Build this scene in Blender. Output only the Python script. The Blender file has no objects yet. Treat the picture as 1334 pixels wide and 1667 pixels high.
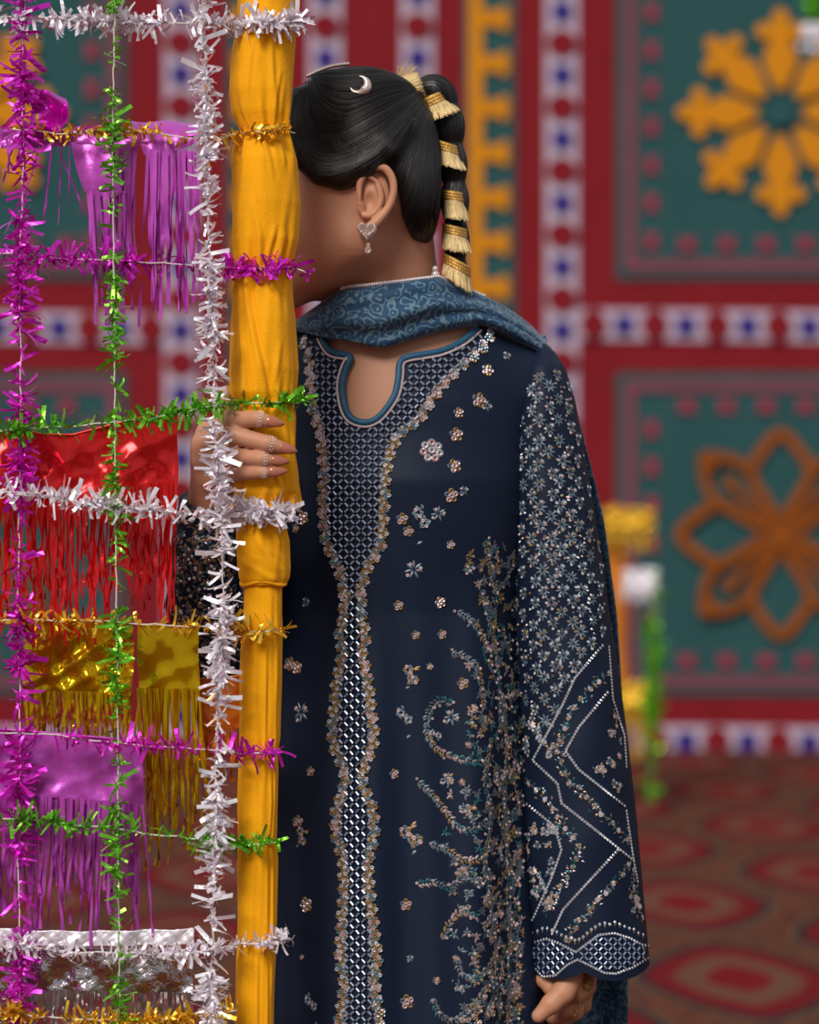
import bpy, math, random
import numpy as np
from mathutils import Vector, Matrix
from mathutils.bvhtree import BVHTree

random.seed(7)
rng = np.random.default_rng(7)
S = bpy.context.scene
COL = S.collection

# ------------------------------------------------------------------ camera
F = 4125.0                       # focal length in pixels of a 1334x1667 frame
CX, CY, CZ = 667.0, 833.5, 1.187
cam = bpy.data.cameras.new('camera')
cam_o = bpy.data.objects.new('camera', cam)
COL.objects.link(cam_o)
cam_o.location = (0, 0, CZ)
cam_o.rotation_euler = (math.pi / 2, 0, 0)
cam.sensor_fit = 'VERTICAL'
cam.sensor_height = 36.0
cam.sensor_width = 36.0
cam.lens = F / 1667.0 * 36.0
cam.clip_end = 200
cam.dof.use_dof = True
cam.dof.focus_distance = 2.43
cam.dof.aperture_fstop = 4.0
S.camera = cam_o

# ------------------------------------------------------------------ sky, sun, exposure
w = bpy.data.worlds.new('overcast_sky')
S.world = w
w.use_nodes = True
nt = w.node_tree
nt.nodes.clear()
wo = nt.nodes.new('ShaderNodeOutputWorld')
bg = nt.nodes.new('ShaderNodeBackground')
tc = nt.nodes.new('ShaderNodeTexCoord')
sx = nt.nodes.new('ShaderNodeSeparateXYZ')
rp = nt.nodes.new('ShaderNodeValToRGB')
nt.links.new(tc.outputs['Generated'], sx.inputs[0])
nt.links.new(sx.outputs['Z'], rp.inputs['Fac'])
e = rp.color_ramp.elements
e[0].position = 0.0
e[0].color = (0.55, 0.57, 0.60, 1)
e[1].position = 1.0
e[1].color = (0.92, 0.96, 1.0, 1)
m_ = e.new(0.45)
m_.color = (0.80, 0.83, 0.88, 1)
nt.links.new(rp.outputs[0], bg.inputs['Color'])
bg.inputs['Strength'].default_value = 0.55
nt.links.new(bg.outputs[0], wo.inputs['Surface'])
sun_d = bpy.data.lights.new('sun', 'SUN')
sun_d.energy = 2.7
sun_d.angle = math.radians(22)
sun_d.color = (1.0, 0.95, 0.88)
sun_o = bpy.data.objects.new('sun', sun_d)
COL.objects.link(sun_o)
sun_o.rotation_euler = (math.radians(52), 0, math.radians(-24))
S.view_settings.view_transform = 'Standard'
S.view_settings.look = 'None'
S.view_settings.gamma = 1.0
S.view_settings.use_curve_mapping = False
S.view_settings.exposure = 0.0


# ------------------------------------------------------------------ helpers
def P(px, py, Y):
    """photo pixel at depth Y metres -> world point"""
    return np.array(((px - CX) * Y / F, Y, CZ - (py - CY) * Y / F))


def lin(r, g, b):
    f = lambda c: (c / 255 / 12.92) if c / 255 <= 0.04045 else ((c / 255 + 0.055) / 1.055) ** 2.4
    return (f(r), f(g), f(b), 1.0)


def material(name, color, rough=0.6, metal=0.0, bump=0.0, bscale=60, bstretch=(1, 1, 1), vary=0.0,
             attr=False, spec=0.5, sheen=0.0, sss=0.0):
    m = bpy.data.materials.new(name)
    m.use_nodes = True
    t = m.node_tree
    b = t.nodes['Principled BSDF']
    b.inputs['Base Color'].default_value = color
    b.inputs['Roughness'].default_value = rough
    b.inputs['Metallic'].default_value = metal
    b.inputs['Specular IOR Level'].default_value = spec
    if sheen:
        b.inputs['Sheen Weight'].default_value = sheen
        b.inputs['Sheen Roughness'].default_value = 0.4
    if sss:
        b.inputs['Subsurface Weight'].default_value = sss
        b.inputs['Subsurface Radius'].default_value = (0.012, 0.004, 0.002)
        b.inputs['Subsurface Scale'].default_value = 0.6
    if attr:
        a = t.nodes.new('ShaderNodeAttribute')
        a.attribute_name = 'Col'
        t.links.new(a.outputs['Color'], b.inputs['Base Color'])
    if bump or vary:
        co = t.nodes.new('ShaderNodeTexCoord')
        mp = t.nodes.new('ShaderNodeMapping')
        mp.inputs['Scale'].default_value = bstretch
        n = t.nodes.new('ShaderNodeTexNoise')
        n.inputs['Scale'].default_value = bscale
        n.inputs['Detail'].default_value = 4
        t.links.new(co.outputs['Object'], mp.inputs[0])
        t.links.new(mp.outputs[0], n.inputs['Vector'])
        if bump:
            bp = t.nodes.new('ShaderNodeBump')
            bp.inputs['Strength'].default_value = bump
            bp.inputs['Distance'].default_value = 0.01
            t.links.new(n.outputs['Fac'], bp.inputs['Height'])
            t.links.new(bp.outputs[0], b.inputs['Normal'])
        if vary:
            mx = t.nodes.new('ShaderNodeMix')
            mx.data_type = 'RGBA'
            mx.inputs['A'].default_value = tuple(c * (1 - vary) for c in color[:3]) + (1,)
            mx.inputs['B'].default_value = tuple(min(1, c * (1 + vary)) for c in color[:3]) + (1,)
            t.links.new(n.outputs['Fac'], mx.inputs['Factor'])
            t.links.new(mx.outputs['Result'], b.inputs['Base Color'])
    return m


def mesh_data(name, V, Fc, mat=None, smooth=True, col=None):
    me = bpy.data.meshes.new(name)
    V = np.asarray(V, dtype=np.float32).reshape(-1, 3)
    if isinstance(Fc, np.ndarray):
        k = Fc.shape[1]
        me.vertices.add(len(V))
        me.vertices.foreach_set('co', V.ravel())
        me.loops.add(Fc.size)
        me.loops.foreach_set('vertex_index', Fc.astype(np.int32).ravel())
        me.polygons.add(len(Fc))
        me.polygons.foreach_set('loop_start', np.arange(0, Fc.size, k, dtype=np.int32))
        me.update(calc_edges=True)
        me.validate()
    else:
        me.from_pydata(V.tolist(), [], Fc)
    if smooth and len(me.polygons):
        me.polygons.foreach_set('use_smooth', np.ones(len(me.polygons), dtype=bool))
    if col is not None:
        a = me.color_attributes.new('Col', 'FLOAT_COLOR', 'POINT')
        c = np.ones((len(V), 4), dtype=np.float32)
        c[:, :3] = np.asarray(col, dtype=np.float32)[:, :3]
        a.data.foreach_set('color', c.ravel())
    if mat:
        me.materials.append(mat)
    return me


def link(name, data, parent=None, matrix=None):
    o = bpy.data.objects.new(name, data)
    COL.objects.link(o)
    if parent is not None:
        o.parent = parent
        o.matrix_parent_inverse = Matrix.Translation(parent.location).inverted() if parent.parent is None else Matrix()
    if matrix is not None:
        o.matrix_basis = matrix
    return o


def obj(name, V, Fc, mat, parent=None, smooth=True, col=None, stuff=False):
    o = link(name, mesh_data(name, V, Fc, mat, smooth, col), parent)
    if stuff:
        o['kind'] = 'stuff'
    return o


def tag(o, label, cat=None, group=None, kind=None):
    o['label'] = label
    if cat:
        o['category'] = cat
    if group:
        o['group'] = group
    if kind:
        o['kind'] = kind
    return o


def thing(name, loc, label, cat, group=None):
    o = bpy.data.objects.new(name, None)
    o.empty_display_size = 0.05
    COL.objects.link(o)
    o.location = tuple(loc)
    return tag(o, label, cat, group)


class MB:
    """collects pieces into one mesh"""
    def __init__(s):
        s.V, s.F, s.C, s.n = [], [], [], 0

    def add(s, V, Fc, c=None):
        V = np.asarray(V, dtype=float).reshape(-1, 3)
        s.V.append(V)
        n = s.n
        s.F.extend([tuple(int(i) + n for i in f) for f in Fc])
        s.C.append(np.tile(np.array(c[:3] if c is not None else (1, 1, 1)), (len(V), 1)))
        s.n += len(V)

    def build(s, name, mat, parent=None, smooth=True, col=False, stuff=False):
        return obj(name, np.vstack(s.V), s.F, mat, parent, smooth, np.vstack(s.C) if col else None, stuff)

    def data(s, name, mat, smooth=True, col=False):
        return mesh_data(name, np.vstack(s.V), s.F, mat, smooth, np.vstack(s.C) if col else None)


def tube(pts, r, n=6, cap=True):
    pts = np.asarray(pts, float)
    m = len(pts)
    r = np.broadcast_to(np.asarray(r, float), (m,))
    T = np.gradient(pts, axis=0)
    T /= np.linalg.norm(T, axis=1)[:, None] + 1e-12
    up = np.array((0.0, 1.0, 0.0)) if abs(T[0][1]) < 0.9 else np.array((1.0, 0, 0))
    V = []
    for i in range(m):
        a = np.cross(T[i], up)
        a /= np.linalg.norm(a) + 1e-12
        b = np.cross(a, T[i])
        up = b
        for k in range(n):
            th = 2 * math.pi * k / n
            V.append(pts[i] + r[i] * (math.cos(th) * a + math.sin(th) * b))
    Fc = []
    for i in range(m - 1):
        for k in range(n):
            Fc.append((i * n + k, i * n + (k + 1) % n, (i + 1) * n + (k + 1) % n, (i + 1) * n + k))
    if cap:
        Fc.append(tuple(range(n - 1, -1, -1)))
        Fc.append(tuple((m - 1) * n + k for k in range(n)))
    return np.array(V), Fc


def resample(pts, n):
    pts = np.asarray(pts, float)
    d = np.r_[0, np.cumsum(np.linalg.norm(np.diff(pts, axis=0), axis=1))]
    t = np.linspace(0, d[-1], n)
    return np.stack([np.interp(t, d, pts[:, i]) for i in range(pts.shape[1])], 1)


def smooth_path(pts, n):
    """Catmull-Rom through the points, n samples"""
    p = np.asarray(pts, float)
    p = np.vstack([2 * p[0] - p[1], p, 2 * p[-1] - p[-2]])
    out = []
    m = len(p) - 3
    for i in range(m):
        k = 12
        for t in np.linspace(0, 1, k, endpoint=(i == m - 1)):
            a, b, c, d = p[i], p[i + 1], p[i + 2], p[i + 3]
            out.append(0.5 * (2 * b + (c - a) * t + (2 * a - 5 * b + 4 * c - d) * t * t + (3 * b - a - 3 * c + d) * t ** 3))
    return resample(out, n)


def sphere(c, r, nu=10, nv=6, scale=(1, 1, 1), rot=None):
    V = [(0, 0, 1)]
    for j in range(1, nv):
        ph = math.pi * j / nv
        for i in range(nu):
            th = 2 * math.pi * i / nu
            V.append((math.sin(ph) * math.cos(th), math.sin(ph) * math.sin(th), math.cos(ph)))
    V.append((0, 0, -1))
    V = np.array(V) * r * np.array(scale)
    if rot is not None:
        V = V @ np.array(rot).T
    V = V + np.array(c)
    Fc = [(0, 1 + i, 1 + (i + 1) % nu) for i in range(nu)]
    for j in range(nv - 2):
        for i in range(nu):
            a = 1 + j * nu
            Fc.append((a + i, a + nu + i, a + nu + (i + 1) % nu, a + (i + 1) % nu))
    l = len(V) - 1
    a = 1 + (nv - 2) * nu
    Fc += [(a + (i + 1) % nu, a + i, l) for i in range(nu)]
    return V, Fc


def grid(fn, nu, nv, closed=False):
    """fn(u,v) vectorised arrays -> (...,3)"""
    u = np.linspace(0, 1, nu, endpoint=not closed)
    v = np.linspace(0, 1, nv)
    U, W = np.meshgrid(u, v, indexing='xy')
    V = fn(U, W).reshape(-1, 3)
    Fc = []
    for j in range(nv - 1):
        for i in range(nu if closed else nu - 1):
            a = j * nu + i
            b = j * nu + (i + 1) % nu
            Fc.append((a, b, b + nu, a + nu))
    return V, Fc


def wob(x, y, s=1.0, seed=0.0):
    """cheap smooth noise in about -1..1"""
    return (np.sin(x * s * 1.7 + seed) * np.cos(y * s * 2.3 - seed * 1.3) + np.sin((x + y) * s * 3.1 + seed * 2.1) * 0.6
            + np.cos((x * 2.1 - y * 1.6) * s * 2.7 + seed * 0.7) * 0.4) / 2.0


# ------------------------------------------------------------------ signed distance meshing
def axis(lo, hi, coarse, fine=()):
    out, x = [], lo
    while x < hi:
        out.append(x)
        h = coarse
        for a, b, f in fine:
            if a <= x < b:
                h = min(h, f)
        x += h
    return np.array(out)


class Field:
    def __init__(s, xs, ys, zs):
        s.a = (xs, ys, zs)
        s.D = np.full((len(xs), len(ys), len(zs)), 1.0, dtype=np.float32)

    def block(s, lo, hi):
        sl = tuple(slice(max(0, np.searchsorted(s.a[i], lo[i]) - 1), np.searchsorted(s.a[i], hi[i]) + 1) for i in range(3))
        X, Y, Z = (s.a[0][sl[0]][:, None, None], s.a[1][sl[1]][None, :, None], s.a[2][sl[2]][None, None, :])
        return sl, X, Y, Z

    def join(s, sl, d, k, sub=False):
        A = s.D[sl]
        if sub:
            d = -d
            if k <= 0:
                s.D[sl] = np.maximum(A, d)
            else:
                h = np.maximum(k - np.abs(A - d), 0) / k
                s.D[sl] = np.maximum(A, d) + h * h * k / 4
        else:
            if k <= 0:
                s.D[sl] = np.minimum(A, d)
            else:
                h = np.maximum(k - np.abs(A - d), 0) / k
                s.D[sl] = np.minimum(A, d) - h * h * k / 4

    def ell(s, c, r, k=0.01, R=None, sub=False):
        c, r = np.array(c, float), np.array(r, float)
        m = max(r) * (1 if R is not None else 1) + k + 0.012
        lo, hi = (c - m, c + m) if R is not None else (c - r - k - 0.012, c + r + k + 0.012)
        sl, X, Y, Z = s.block(lo, hi)
        x, y, z = X - c[0], Y - c[1], Z - c[2]
        if R is not None:
            R = np.array(R)
            x, y, z = (R[0, 0] * x + R[1, 0] * y + R[2, 0] * z, R[0, 1] * x + R[1, 1] * y + R[2, 1] * z, R[0, 2] * x + R[1, 2] * y + R[2, 2] * z)
        k0 = np.sqrt((x / r[0]) ** 2 + (y / r[1]) ** 2 + (z / r[2]) ** 2)
        k1 = np.sqrt((x / r[0] ** 2) ** 2 + (y / r[1] ** 2) ** 2 + (z / r[2] ** 2) ** 2) + 1e-9
        s.join(sl, (k0 * (k0 - 1) / k1).astype(np.float32), k, sub)

    def cone(s, a, b, ra, rb, k=0.008, sub=False):
        a, b = np.array(a, float), np.array(b, float)
        m = max(ra, rb) + k + 0.01
        sl, X, Y, Z = s.block(np.minimum(a, b) - m, np.maximum(a, b) + m)
        ab = b - a
        L = ab @ ab + 1e-12
        t = np.clip(((X - a[0]) * ab[0] + (Y - a[1]) * ab[1] + (Z - a[2]) * ab[2]) / L, 0, 1)
        d = np.sqrt((X - a[0] - t * ab[0]) ** 2 + (Y - a[1] - t * ab[1]) ** 2 + (Z - a[2] - t * ab[2]) ** 2) - (ra + (rb - ra) * t)
        s.join(sl, d.astype(np.float32), k, sub)

    def chain(s, pts, rs, k=0.006):
        for i in range(len(pts) - 1):
            s.cone(pts[i], pts[i + 1], rs[i], rs[i + 1], k)

    def mesh(s):
        D = s.D
        xs, ys, zs = s.a
        neg = D < 0
        nx, ny, nz = D.shape
        cnt = np.zeros((nx - 1, ny - 1, nz - 1), dtype=np.int8)
        for i in (0, 1):
            for j in (0, 1):
                for k in (0, 1):
                    cnt += neg[i:nx - 1 + i, j:ny - 1 + j, k:nz - 1 + k]
        act = (cnt > 0) & (cnt < 8)
        I, J, K = np.nonzero(act)
        idx = np.full(act.shape, -1, dtype=np.int32)
        idx[I, J, K] = np.arange(len(I))
        acc = np.zeros((len(I), 3))
        num = np.zeros(len(I))
        cor = [(i, j, k) for i in (0, 1) for j in (0, 1) for k in (0, 1)]
        for ca in cor:
            for ax in range(3):
                if ca[ax]:
                    continue
                cb = list(ca)
                cb[ax] = 1
                da = D[I + ca[0], J + ca[1], K + ca[2]]
                db = D[I + cb[0], J + cb[1], K + cb[2]]
                m = (da < 0) != (db < 0)
                t = np.where(m, da / np.where(m, da - db, 1), 0)
                pa = np.stack([xs[I + ca[0]], ys[J + ca[1]], zs[K + ca[2]]], 1)
                pb = np.stack([xs[I + cb[0]], ys[J + cb[1]], zs[K + cb[2]]], 1)
                acc += np.where(m[:, None], pa + (pb - pa) * t[:, None], 0)
                num += m
        V = acc / num[:, None]
        Q = []
        for ax in range(3):
            sa = [slice(None)] * 3
            sb = [slice(None)] * 3
            sa[ax], sb[ax] = slice(0, -1), slice(1, None)
            A, B = neg[tuple(sa)], neg[tuple(sb)]
            ch = A != B
            c = np.stack(np.nonzero(ch), 1)
            o1, o2 = (ax + 1) % 3, (ax + 2) % 3
            ok = (c[:, o1] > 0) & (c[:, o2] > 0) & (c[:, o1] < D.shape[o1] - 1) & (c[:, o2] < D.shape[o2] - 1)
            c = c[ok]
            flip = A[c[:, 0], c[:, 1], c[:, 2]]
            e1 = np.eye(3, dtype=int)[o1]
            e2 = np.eye(3, dtype=int)[o2]
            g = lambda q: idx[q[:, 0], q[:, 1], q[:, 2]]
            q = np.stack([g(c - e1 - e2), g(c - e2), g(c), g(c - e1)], 1)
            q = np.where(flip[:, None], q, q[:, ::-1])
            Q.append(q)
        return V, np.vstack(Q)


def poly_sdf(px, py, poly):
    """signed distance in pixels, negative inside"""
    poly = np.asarray(poly, float)
    d = np.full(np.broadcast(px, py).shape, 1e9)
    ins = np.zeros(d.shape, dtype=bool)
    n = len(poly)
    for i in range(n):
        ax, ay = poly[i]
        bx, by = poly[(i + 1) % n]
        ex, ey = bx - ax, by - ay
        t = np.clip(((px - ax) * ex + (py - ay) * ey) / (ex * ex + ey * ey + 1e-9), 0, 1)
        d = np.minimum(d, (px - ax - t * ex) ** 2 + (py - ay - t * ey) ** 2)
        c = ((ay > py) != (by > py)) & (px < (bx - ax) * (py - ay) / (by - ay + 1e-12) + ax)
        ins ^= c
    d = np.sqrt(d)
    return np.where(ins, -d, d)


_trees = {}


def tree_of(o):
    if o.name not in _trees:
        me = o.data
        _trees[o.name] = BVHTree.FromPolygons([v.co[:] for v in me.vertices], [tuple(p.vertices) for p in me.polygons])
    return _trees[o.name]


def project(o, px, py, off=0.0):
    """ray through a point of the drawing onto a garment's surface: point and normal"""
    d = Vector(((px - CX) / F, 1.0, -(py - CY) / F)).normalized()
    loc, n, i, dist = tree_of(o).ray_cast(Vector((0, 0, CZ)), d)
    if loc is None:
        return None
    if n.dot(d) > 0:
        n = -n
    return np.array(loc + n * off), np.array(n)


def frame(n, ang=0.0):
    """3x3 with z along n, x turned by ang from picture-right"""
    n = np.array(n) / np.linalg.norm(n)
    x = np.array((1.0, 0, 0)) - n * n[0]
    x /= np.linalg.norm(x)
    y = np.cross(n, x)
    c, s_ = math.cos(ang), math.sin(ang)
    return np.stack([c * x + s_ * y, -s_ * x + c * y, n], 1)


def mat4(p, R, sc=1.0):
    M = Matrix.Identity(4)
    for i in range(3):
        for j in range(3):
            M[i][j] = float(R[i][j]) * sc
        M[i][3] = float(p[i])
    return M

# ------------------------------------------------------------------ setting: carpeted floor
DW = 12.63                       # distance of the cloth wall
SW = F / DW                      # pixels per metre on it


def carpet_material():
    m = bpy.data.materials.new('carpet')
    m.use_nodes = True
    t = m.node_tree
    b = t.nodes['Principled BSDF']
    b.inputs['Roughness'].default_value = 0.95
    b.inputs['Specular IOR Level'].default_value = 0.1
    N = lambda k: t.nodes.new(k)
    co = N('ShaderNodeTexCoord')
    sp = N('ShaderNodeSeparateXYZ')
    t.links.new(co.outputs['Object'], sp.inputs[0])

    def math_(op, a, b_=None, c=None):
        n = N('ShaderNodeMath')
        n.operation = op
        for i, v in enumerate((a, b_, c)):
            if v is None:
                continue
            if isinstance(v, (int, float)):
                n.inputs[i].default_value = v
            else:
                t.links.new(v, n.inputs[i])
        return n.outputs[0]
    PX, PY = 1.0, 1.25

    def cell(ox, oy):
        fx = math_('SUBTRACT', math_('FRACT', math_('ADD', math_('DIVIDE', math_('SUBTRACT', sp.outputs['X'], ox), PX), 100.5)), 0.5)
        fy = math_('SUBTRACT', math_('FRACT', math_('ADD', math_('DIVIDE', math_('SUBTRACT', sp.outputs['Y'], oy), PY), 100.5)), 0.5)
        ax = math_('ABSOLUTE', math_('MULTIPLY', fx, PX / 0.27))
        ay = math_('ABSOLUTE', math_('MULTIPLY', fy, PY / 0.56))
        return math_('POWER', math_('ADD', math_('POWER', ax, 1.45), math_('POWER', ay, 1.45)), 0.69)
    d1 = cell(0.84, 6.45)
    d2 = cell(0.84 + PX / 2, 6.45 + PY / 2)
    dm = math_('MINIMUM', d1, d2)
    nz = N('ShaderNodeTexNoise')
    nz.inputs['Scale'].default_value = 9
    nz.inputs['Detail'].default_value = 3
    t.links.new(co.outputs['Object'], nz.inputs['Vector'])
    dd = math_('ADD', dm, math_('MULTIPLY', math_('SUBTRACT', nz.outputs['Fac'], 0.5), 0.12))
    r = N('ShaderNodeValToRGB')
    t.links.new(dd, r.inputs['Fac'])
    el = r.color_ramp.elements
    stops = [(0.0, lin(112, 20, 25)), (0.30, lin(112, 20, 25)), (0.36, lin(100, 70, 58)), (0.58, lin(102, 64, 50)),
             (0.66, lin(108, 22, 27)), (0.84, lin(104, 22, 28)), (0.90, lin(50, 42, 44)), (0.97, lin(50, 42, 44)), (1.0, lin(104, 84, 64))]
    el[0].position, el[0].color = stops[0]
    el[1].position, el[1].color = stops[-1]
    for p, c in stops[1:-1]:
        q = el.new(p)
        q.color = c
    n2 = N('ShaderNodeTexVoronoi')
    n2.inputs['Scale'].default_value = 7.5
    t.links.new(co.outputs['Object'], n2.inputs['Vector'])
    r2 = N('ShaderNodeValToRGB')
    t.links.new(n2.outputs['Distance'], r2.inputs['Fac'])
    e2 = r2.color_ramp.elements
    e2[0].position, e2[0].color = 0.12, lin(64, 32, 32)
    e2[1].position, e2[1].color = 0.75, lin(84, 54, 42)
    q = e2.new(0.4)
    q.color = lin(100, 58, 42)
    mx = N('ShaderNodeMix')
    mx.data_type = 'RGBA'
    t.links.new(math_('GREATER_THAN', dd, 1.02), mx.inputs['Factor'])
    t.links.new(r.outputs[0], mx.inputs['A'])
    t.links.new(r2.outputs[0], mx.inputs['B'])
    t.links.new(mx.outputs['Result'], b.inputs['Base Color'])
    return m


fl = obj('floor', [(-12, -6, 0), (12, -6, 0), (12, 14, 0), (-12, 14, 0)], [(0, 1, 2, 3)], carpet_material(), smooth=False)
tag(fl, 'red and brown carpet with pointed oval medallions', kind='structure')

# ------------------------------------------------------------------ setting: patchwork cloth wall
cloth_red = material('tent_red', lin(124, 24, 33), 0.9, bump=0.35, bscale=3.0, bstretch=(2.2, 1, 0.8), vary=0.18, spec=0.2)
cloth_teal = material('tent_teal', lin(42, 80, 82), 0.9, bump=0.5, bscale=1.6, bstretch=(2.4, 1, 1.2), vary=0.14, spec=0.2)
cloth_white = material('tent_white', lin(186, 168, 186), 0.9, spec=0.2)
cloth_blue = material('tent_blue', lin(52, 40, 120), 0.9, spec=0.2)
cloth_orange = material('tent_orange', lin(204, 130, 20), 0.9, vary=0.15, bscale=4, spec=0.2)
cloth_rust = material('tent_rust', lin(138, 72, 20), 0.9, vary=0.2, bscale=4, spec=0.2)
cloth_mauve = material('tent_mauve', lin(122, 66, 80), 0.9, vary=0.15, bscale=4, spec=0.2)
cloth_rose = material('tent_rose', lin(140, 56, 74), 0.9, vary=0.2, bscale=4, spec=0.2)


def wave(x, z):
    return 0.010 * np.sin(x * 2.3 + 0.5 * np.sin(z * 1.7)) + 0.006 * np.sin(x * 5.1 + z * 1.1)


def W(px, py, off=0.0):
    """pixel on the wall -> point on the hanging cloth"""
    x = (np.asarray(px, float) - CX) / SW
    z = CZ - (np.asarray(py, float) - CY) / SW
    return np.stack(np.broadcast_arrays(x, DW + wave(x, z) - off, z), -1)


WB = CY + CZ * SW - 1            # floor line on the wall, in pixels


def patch(name, x0, x1, y0, y1, mat, off, parent, nx=None, ny=None):
    nx = nx or max(2, int((x1 - x0) / 30) + 2)
    ny = ny or max(2, int((y1 - y0) / 60) + 2)
    V, Fc = grid(lambda u, v: W(x0 + (x1 - x0) * u, y0 + (y1 - y0) * v, off), nx, ny)
    return obj(name, V, Fc, mat, parent)


wall = patch('wall_back', -2200, 3600, -520, WB, cloth_red, 0, None, 160, 20)
tag(wall, 'red patchwork tent cloth wall with teal panels and orange flowers', kind='structure')
AX = 605                          # the pattern is mirrored about this seam


def mir(x0, x1):
    return (2 * AX - x1, 2 * AX - x0)


blue_sq = mesh_data('blue_patch', [(-15 / SW, 0, -15 / SW), (15 / SW, 0, -15 / SW), (15 / SW, 0, 15 / SW), (-15 / SW, 0, 15 / SW)], [(0, 1, 2, 3)], cloth_blue)
red_dm = mesh_data('red_patch', [(x / SW, 0, z / SW) for x, z in ((-8, -20), (0, -24), (8, -20), (21, -13), (25, 0), (21, 13), (8, 20), (0, 24), (-8, 20), (-21, 13), (-25, 0), (-21, -13))],
                   [tuple(range(12))], cloth_red)


def vband(xc, y0, y1, ph):
    b = patch('white_band', xc - 27, xc + 27, y0, y1, cloth_white, 0.012, wall, 3, 30)
    y = ph - 104 * 6
    while y < y1:
        if y > y0:
            link('blue_patch', blue_sq, wall, Matrix.Translation(W(xc, y, 0.03).tolist()))
        if y0 < y + 52 < y1:
            link('red_patch', red_dm, wall, Matrix.Translation(W(xc, y + 52, 0.03).tolist()))
        y += 104


def hband(x0, x1, yc, ph):
    V, Fc = grid(lambda u, v: W(x0 + (x1 - x0) * u, yc + 8 * (u - 0.3) + (v - 0.5) * 50, 0.012), 40, 3)
    obj('white_band', V, Fc, cloth_white, wall)
    x = ph
    R = Matrix.Rotation(math.pi / 2, 4, 'Y')
    while x < x1:
        u = (x - x0) / (x1 - x0)
        if x > x0:
            link('blue_patch', blue_sq, wall, Matrix.Translation(W(x, yc + 8 * (u - 0.3), 0.03).tolist()))
        if x0 < x + 50 < x1:
            link('red_patch', red_dm, wall, Matrix.Translation(W(x + 50, yc + 8 * ((x + 50 - x0) / (x1 - x0) - 0.3), 0.03).tolist()) @ R)
        x += 100


def comb(xc, flip):
    """teal strip with an orange comb of rounded teeth"""
    s_ = -1 if flip else 1
    a, b = sorted((xc - 43 * s_, xc + 42 * s_))
    patch('teal_strip', a, b, -520, WB - 30, cloth_teal, 0.012, wall, 4, 24)
    a, b = sorted((xc - 35 * s_, xc - 12 * s_))
    patch('orange_bar', a, b, -520, WB - 60, cloth_orange, 0.024, wall, 3, 30)
    pts = [(-14, -13), (14, -13), (18, -20), (28, -20), (32, -8), (29, 0), (32, 8), (28, 20), (18, 20), (14, 13), (-14, 13)]
    me = mesh_data('comb_tooth', [(s_ * x / SW, 0, z / SW) for x, z in pts], [tuple(range(len(pts)))], cloth_orange)
    y = 31 - 73 * 7
    while y < WB - 80:
        link('comb_tooth', me, wall, Matrix.Translation(W(xc, y, 0.03).tolist()))
        y += 73


def petal_mesh(mat):
    mb = MB()
    prof = [(36, 5), (50, 14), (70, 24), (88, 28), (105, 22), (120, 15), (140, 14), (158, 13), (168, 5)]
    pts = [(r, h) for r, h in prof] + [(r, -h) for r, h in prof[::-1]]
    mb.add([(x / SW, 0, z / SW) for x, z in pts], [tuple(range(len(pts)))])
    for s_ in (-1, 1):
        c = [(132 + 13 * math.cos(t * math.pi / 5), s_ * 26 + 15 * math.sin(t * math.pi / 5)) for t in range(10)]
        mb.add([(x / SW, -0.003, z / SW) for x, z in c], [tuple(range(10))])
    return mb.data('petal', mat)


petal = petal_mesh(cloth_orange)


def stroke(mb, pts, wd):
    pts = np.asarray(pts, float)
    T = np.gradient(pts, axis=0)
    T /= np.linalg.norm(T, axis=1)[:, None] + 1e-9
    Nn = np.stack([-T[:, 1], T[:, 0]], 1) * wd / 2
    V = []
    for p, n in zip(pts, Nn):
        V += [p + n, p - n]
    mb.add([(x / SW, 0, z / SW) for x, z in V], [(2 * i, 2 * i + 1, 2 * i + 3, 2 * i + 2) for i in range(len(pts) - 1)])


def outline_petal():
    mb = MB()
    loop = smooth_path([(26, 6), (60, 28), (98, 48), (130, 34), (164, 0), (130, -34), (98, -48), (60, -28), (26, -6)], 40)
    stroke(mb, loop, 18)
    return mb.data('outline_petal', cloth_rust)


def outline_link():
    mb = MB()
    a = math.pi / 4
    stroke(mb, smooth_path([(100, 44), (122, 82), (172 * math.cos(a), 172 * math.sin(a)), (82, 122), (44, 100)], 24), 16)
    stroke(mb, [(18, 18), (78, 78)], 13)
    for r, R0 in ((168, 17), (118, 11)):
        mb.add([((r * math.cos(a) + R0 * math.cos(t)) / SW, -0.004, (r * math.sin(a) + R0 * math.sin(t)) / SW) for t in np.linspace(0, 2 * math.pi, 12, endpoint=False)], [tuple(range(12))])
    return mb.data('outline_link', cloth_rust)


op_me, ol_me = outline_petal(), outline_link()
disc = lambda nm, r, mat: mesh_data(nm, [(r * math.cos(t) / SW, 0, r * math.sin(t) / SW) for t in np.linspace(0, 2 * math.pi, 18, endpoint=False)], [tuple(range(18))], mat)
hub_teal, hub_rust = disc('flower_center', 24, cloth_teal), disc('flower_center', 24, cloth_rust)
block_me = mesh_data('rose_block', [(x / SW, 0, z / SW) for x, z in ((-13, -17), (0, -11), (13, -17), (9, 0), (13, 17), (0, 11), (-13, 17), (-9, 0))], [tuple(range(8))], cloth_rose)


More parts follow.
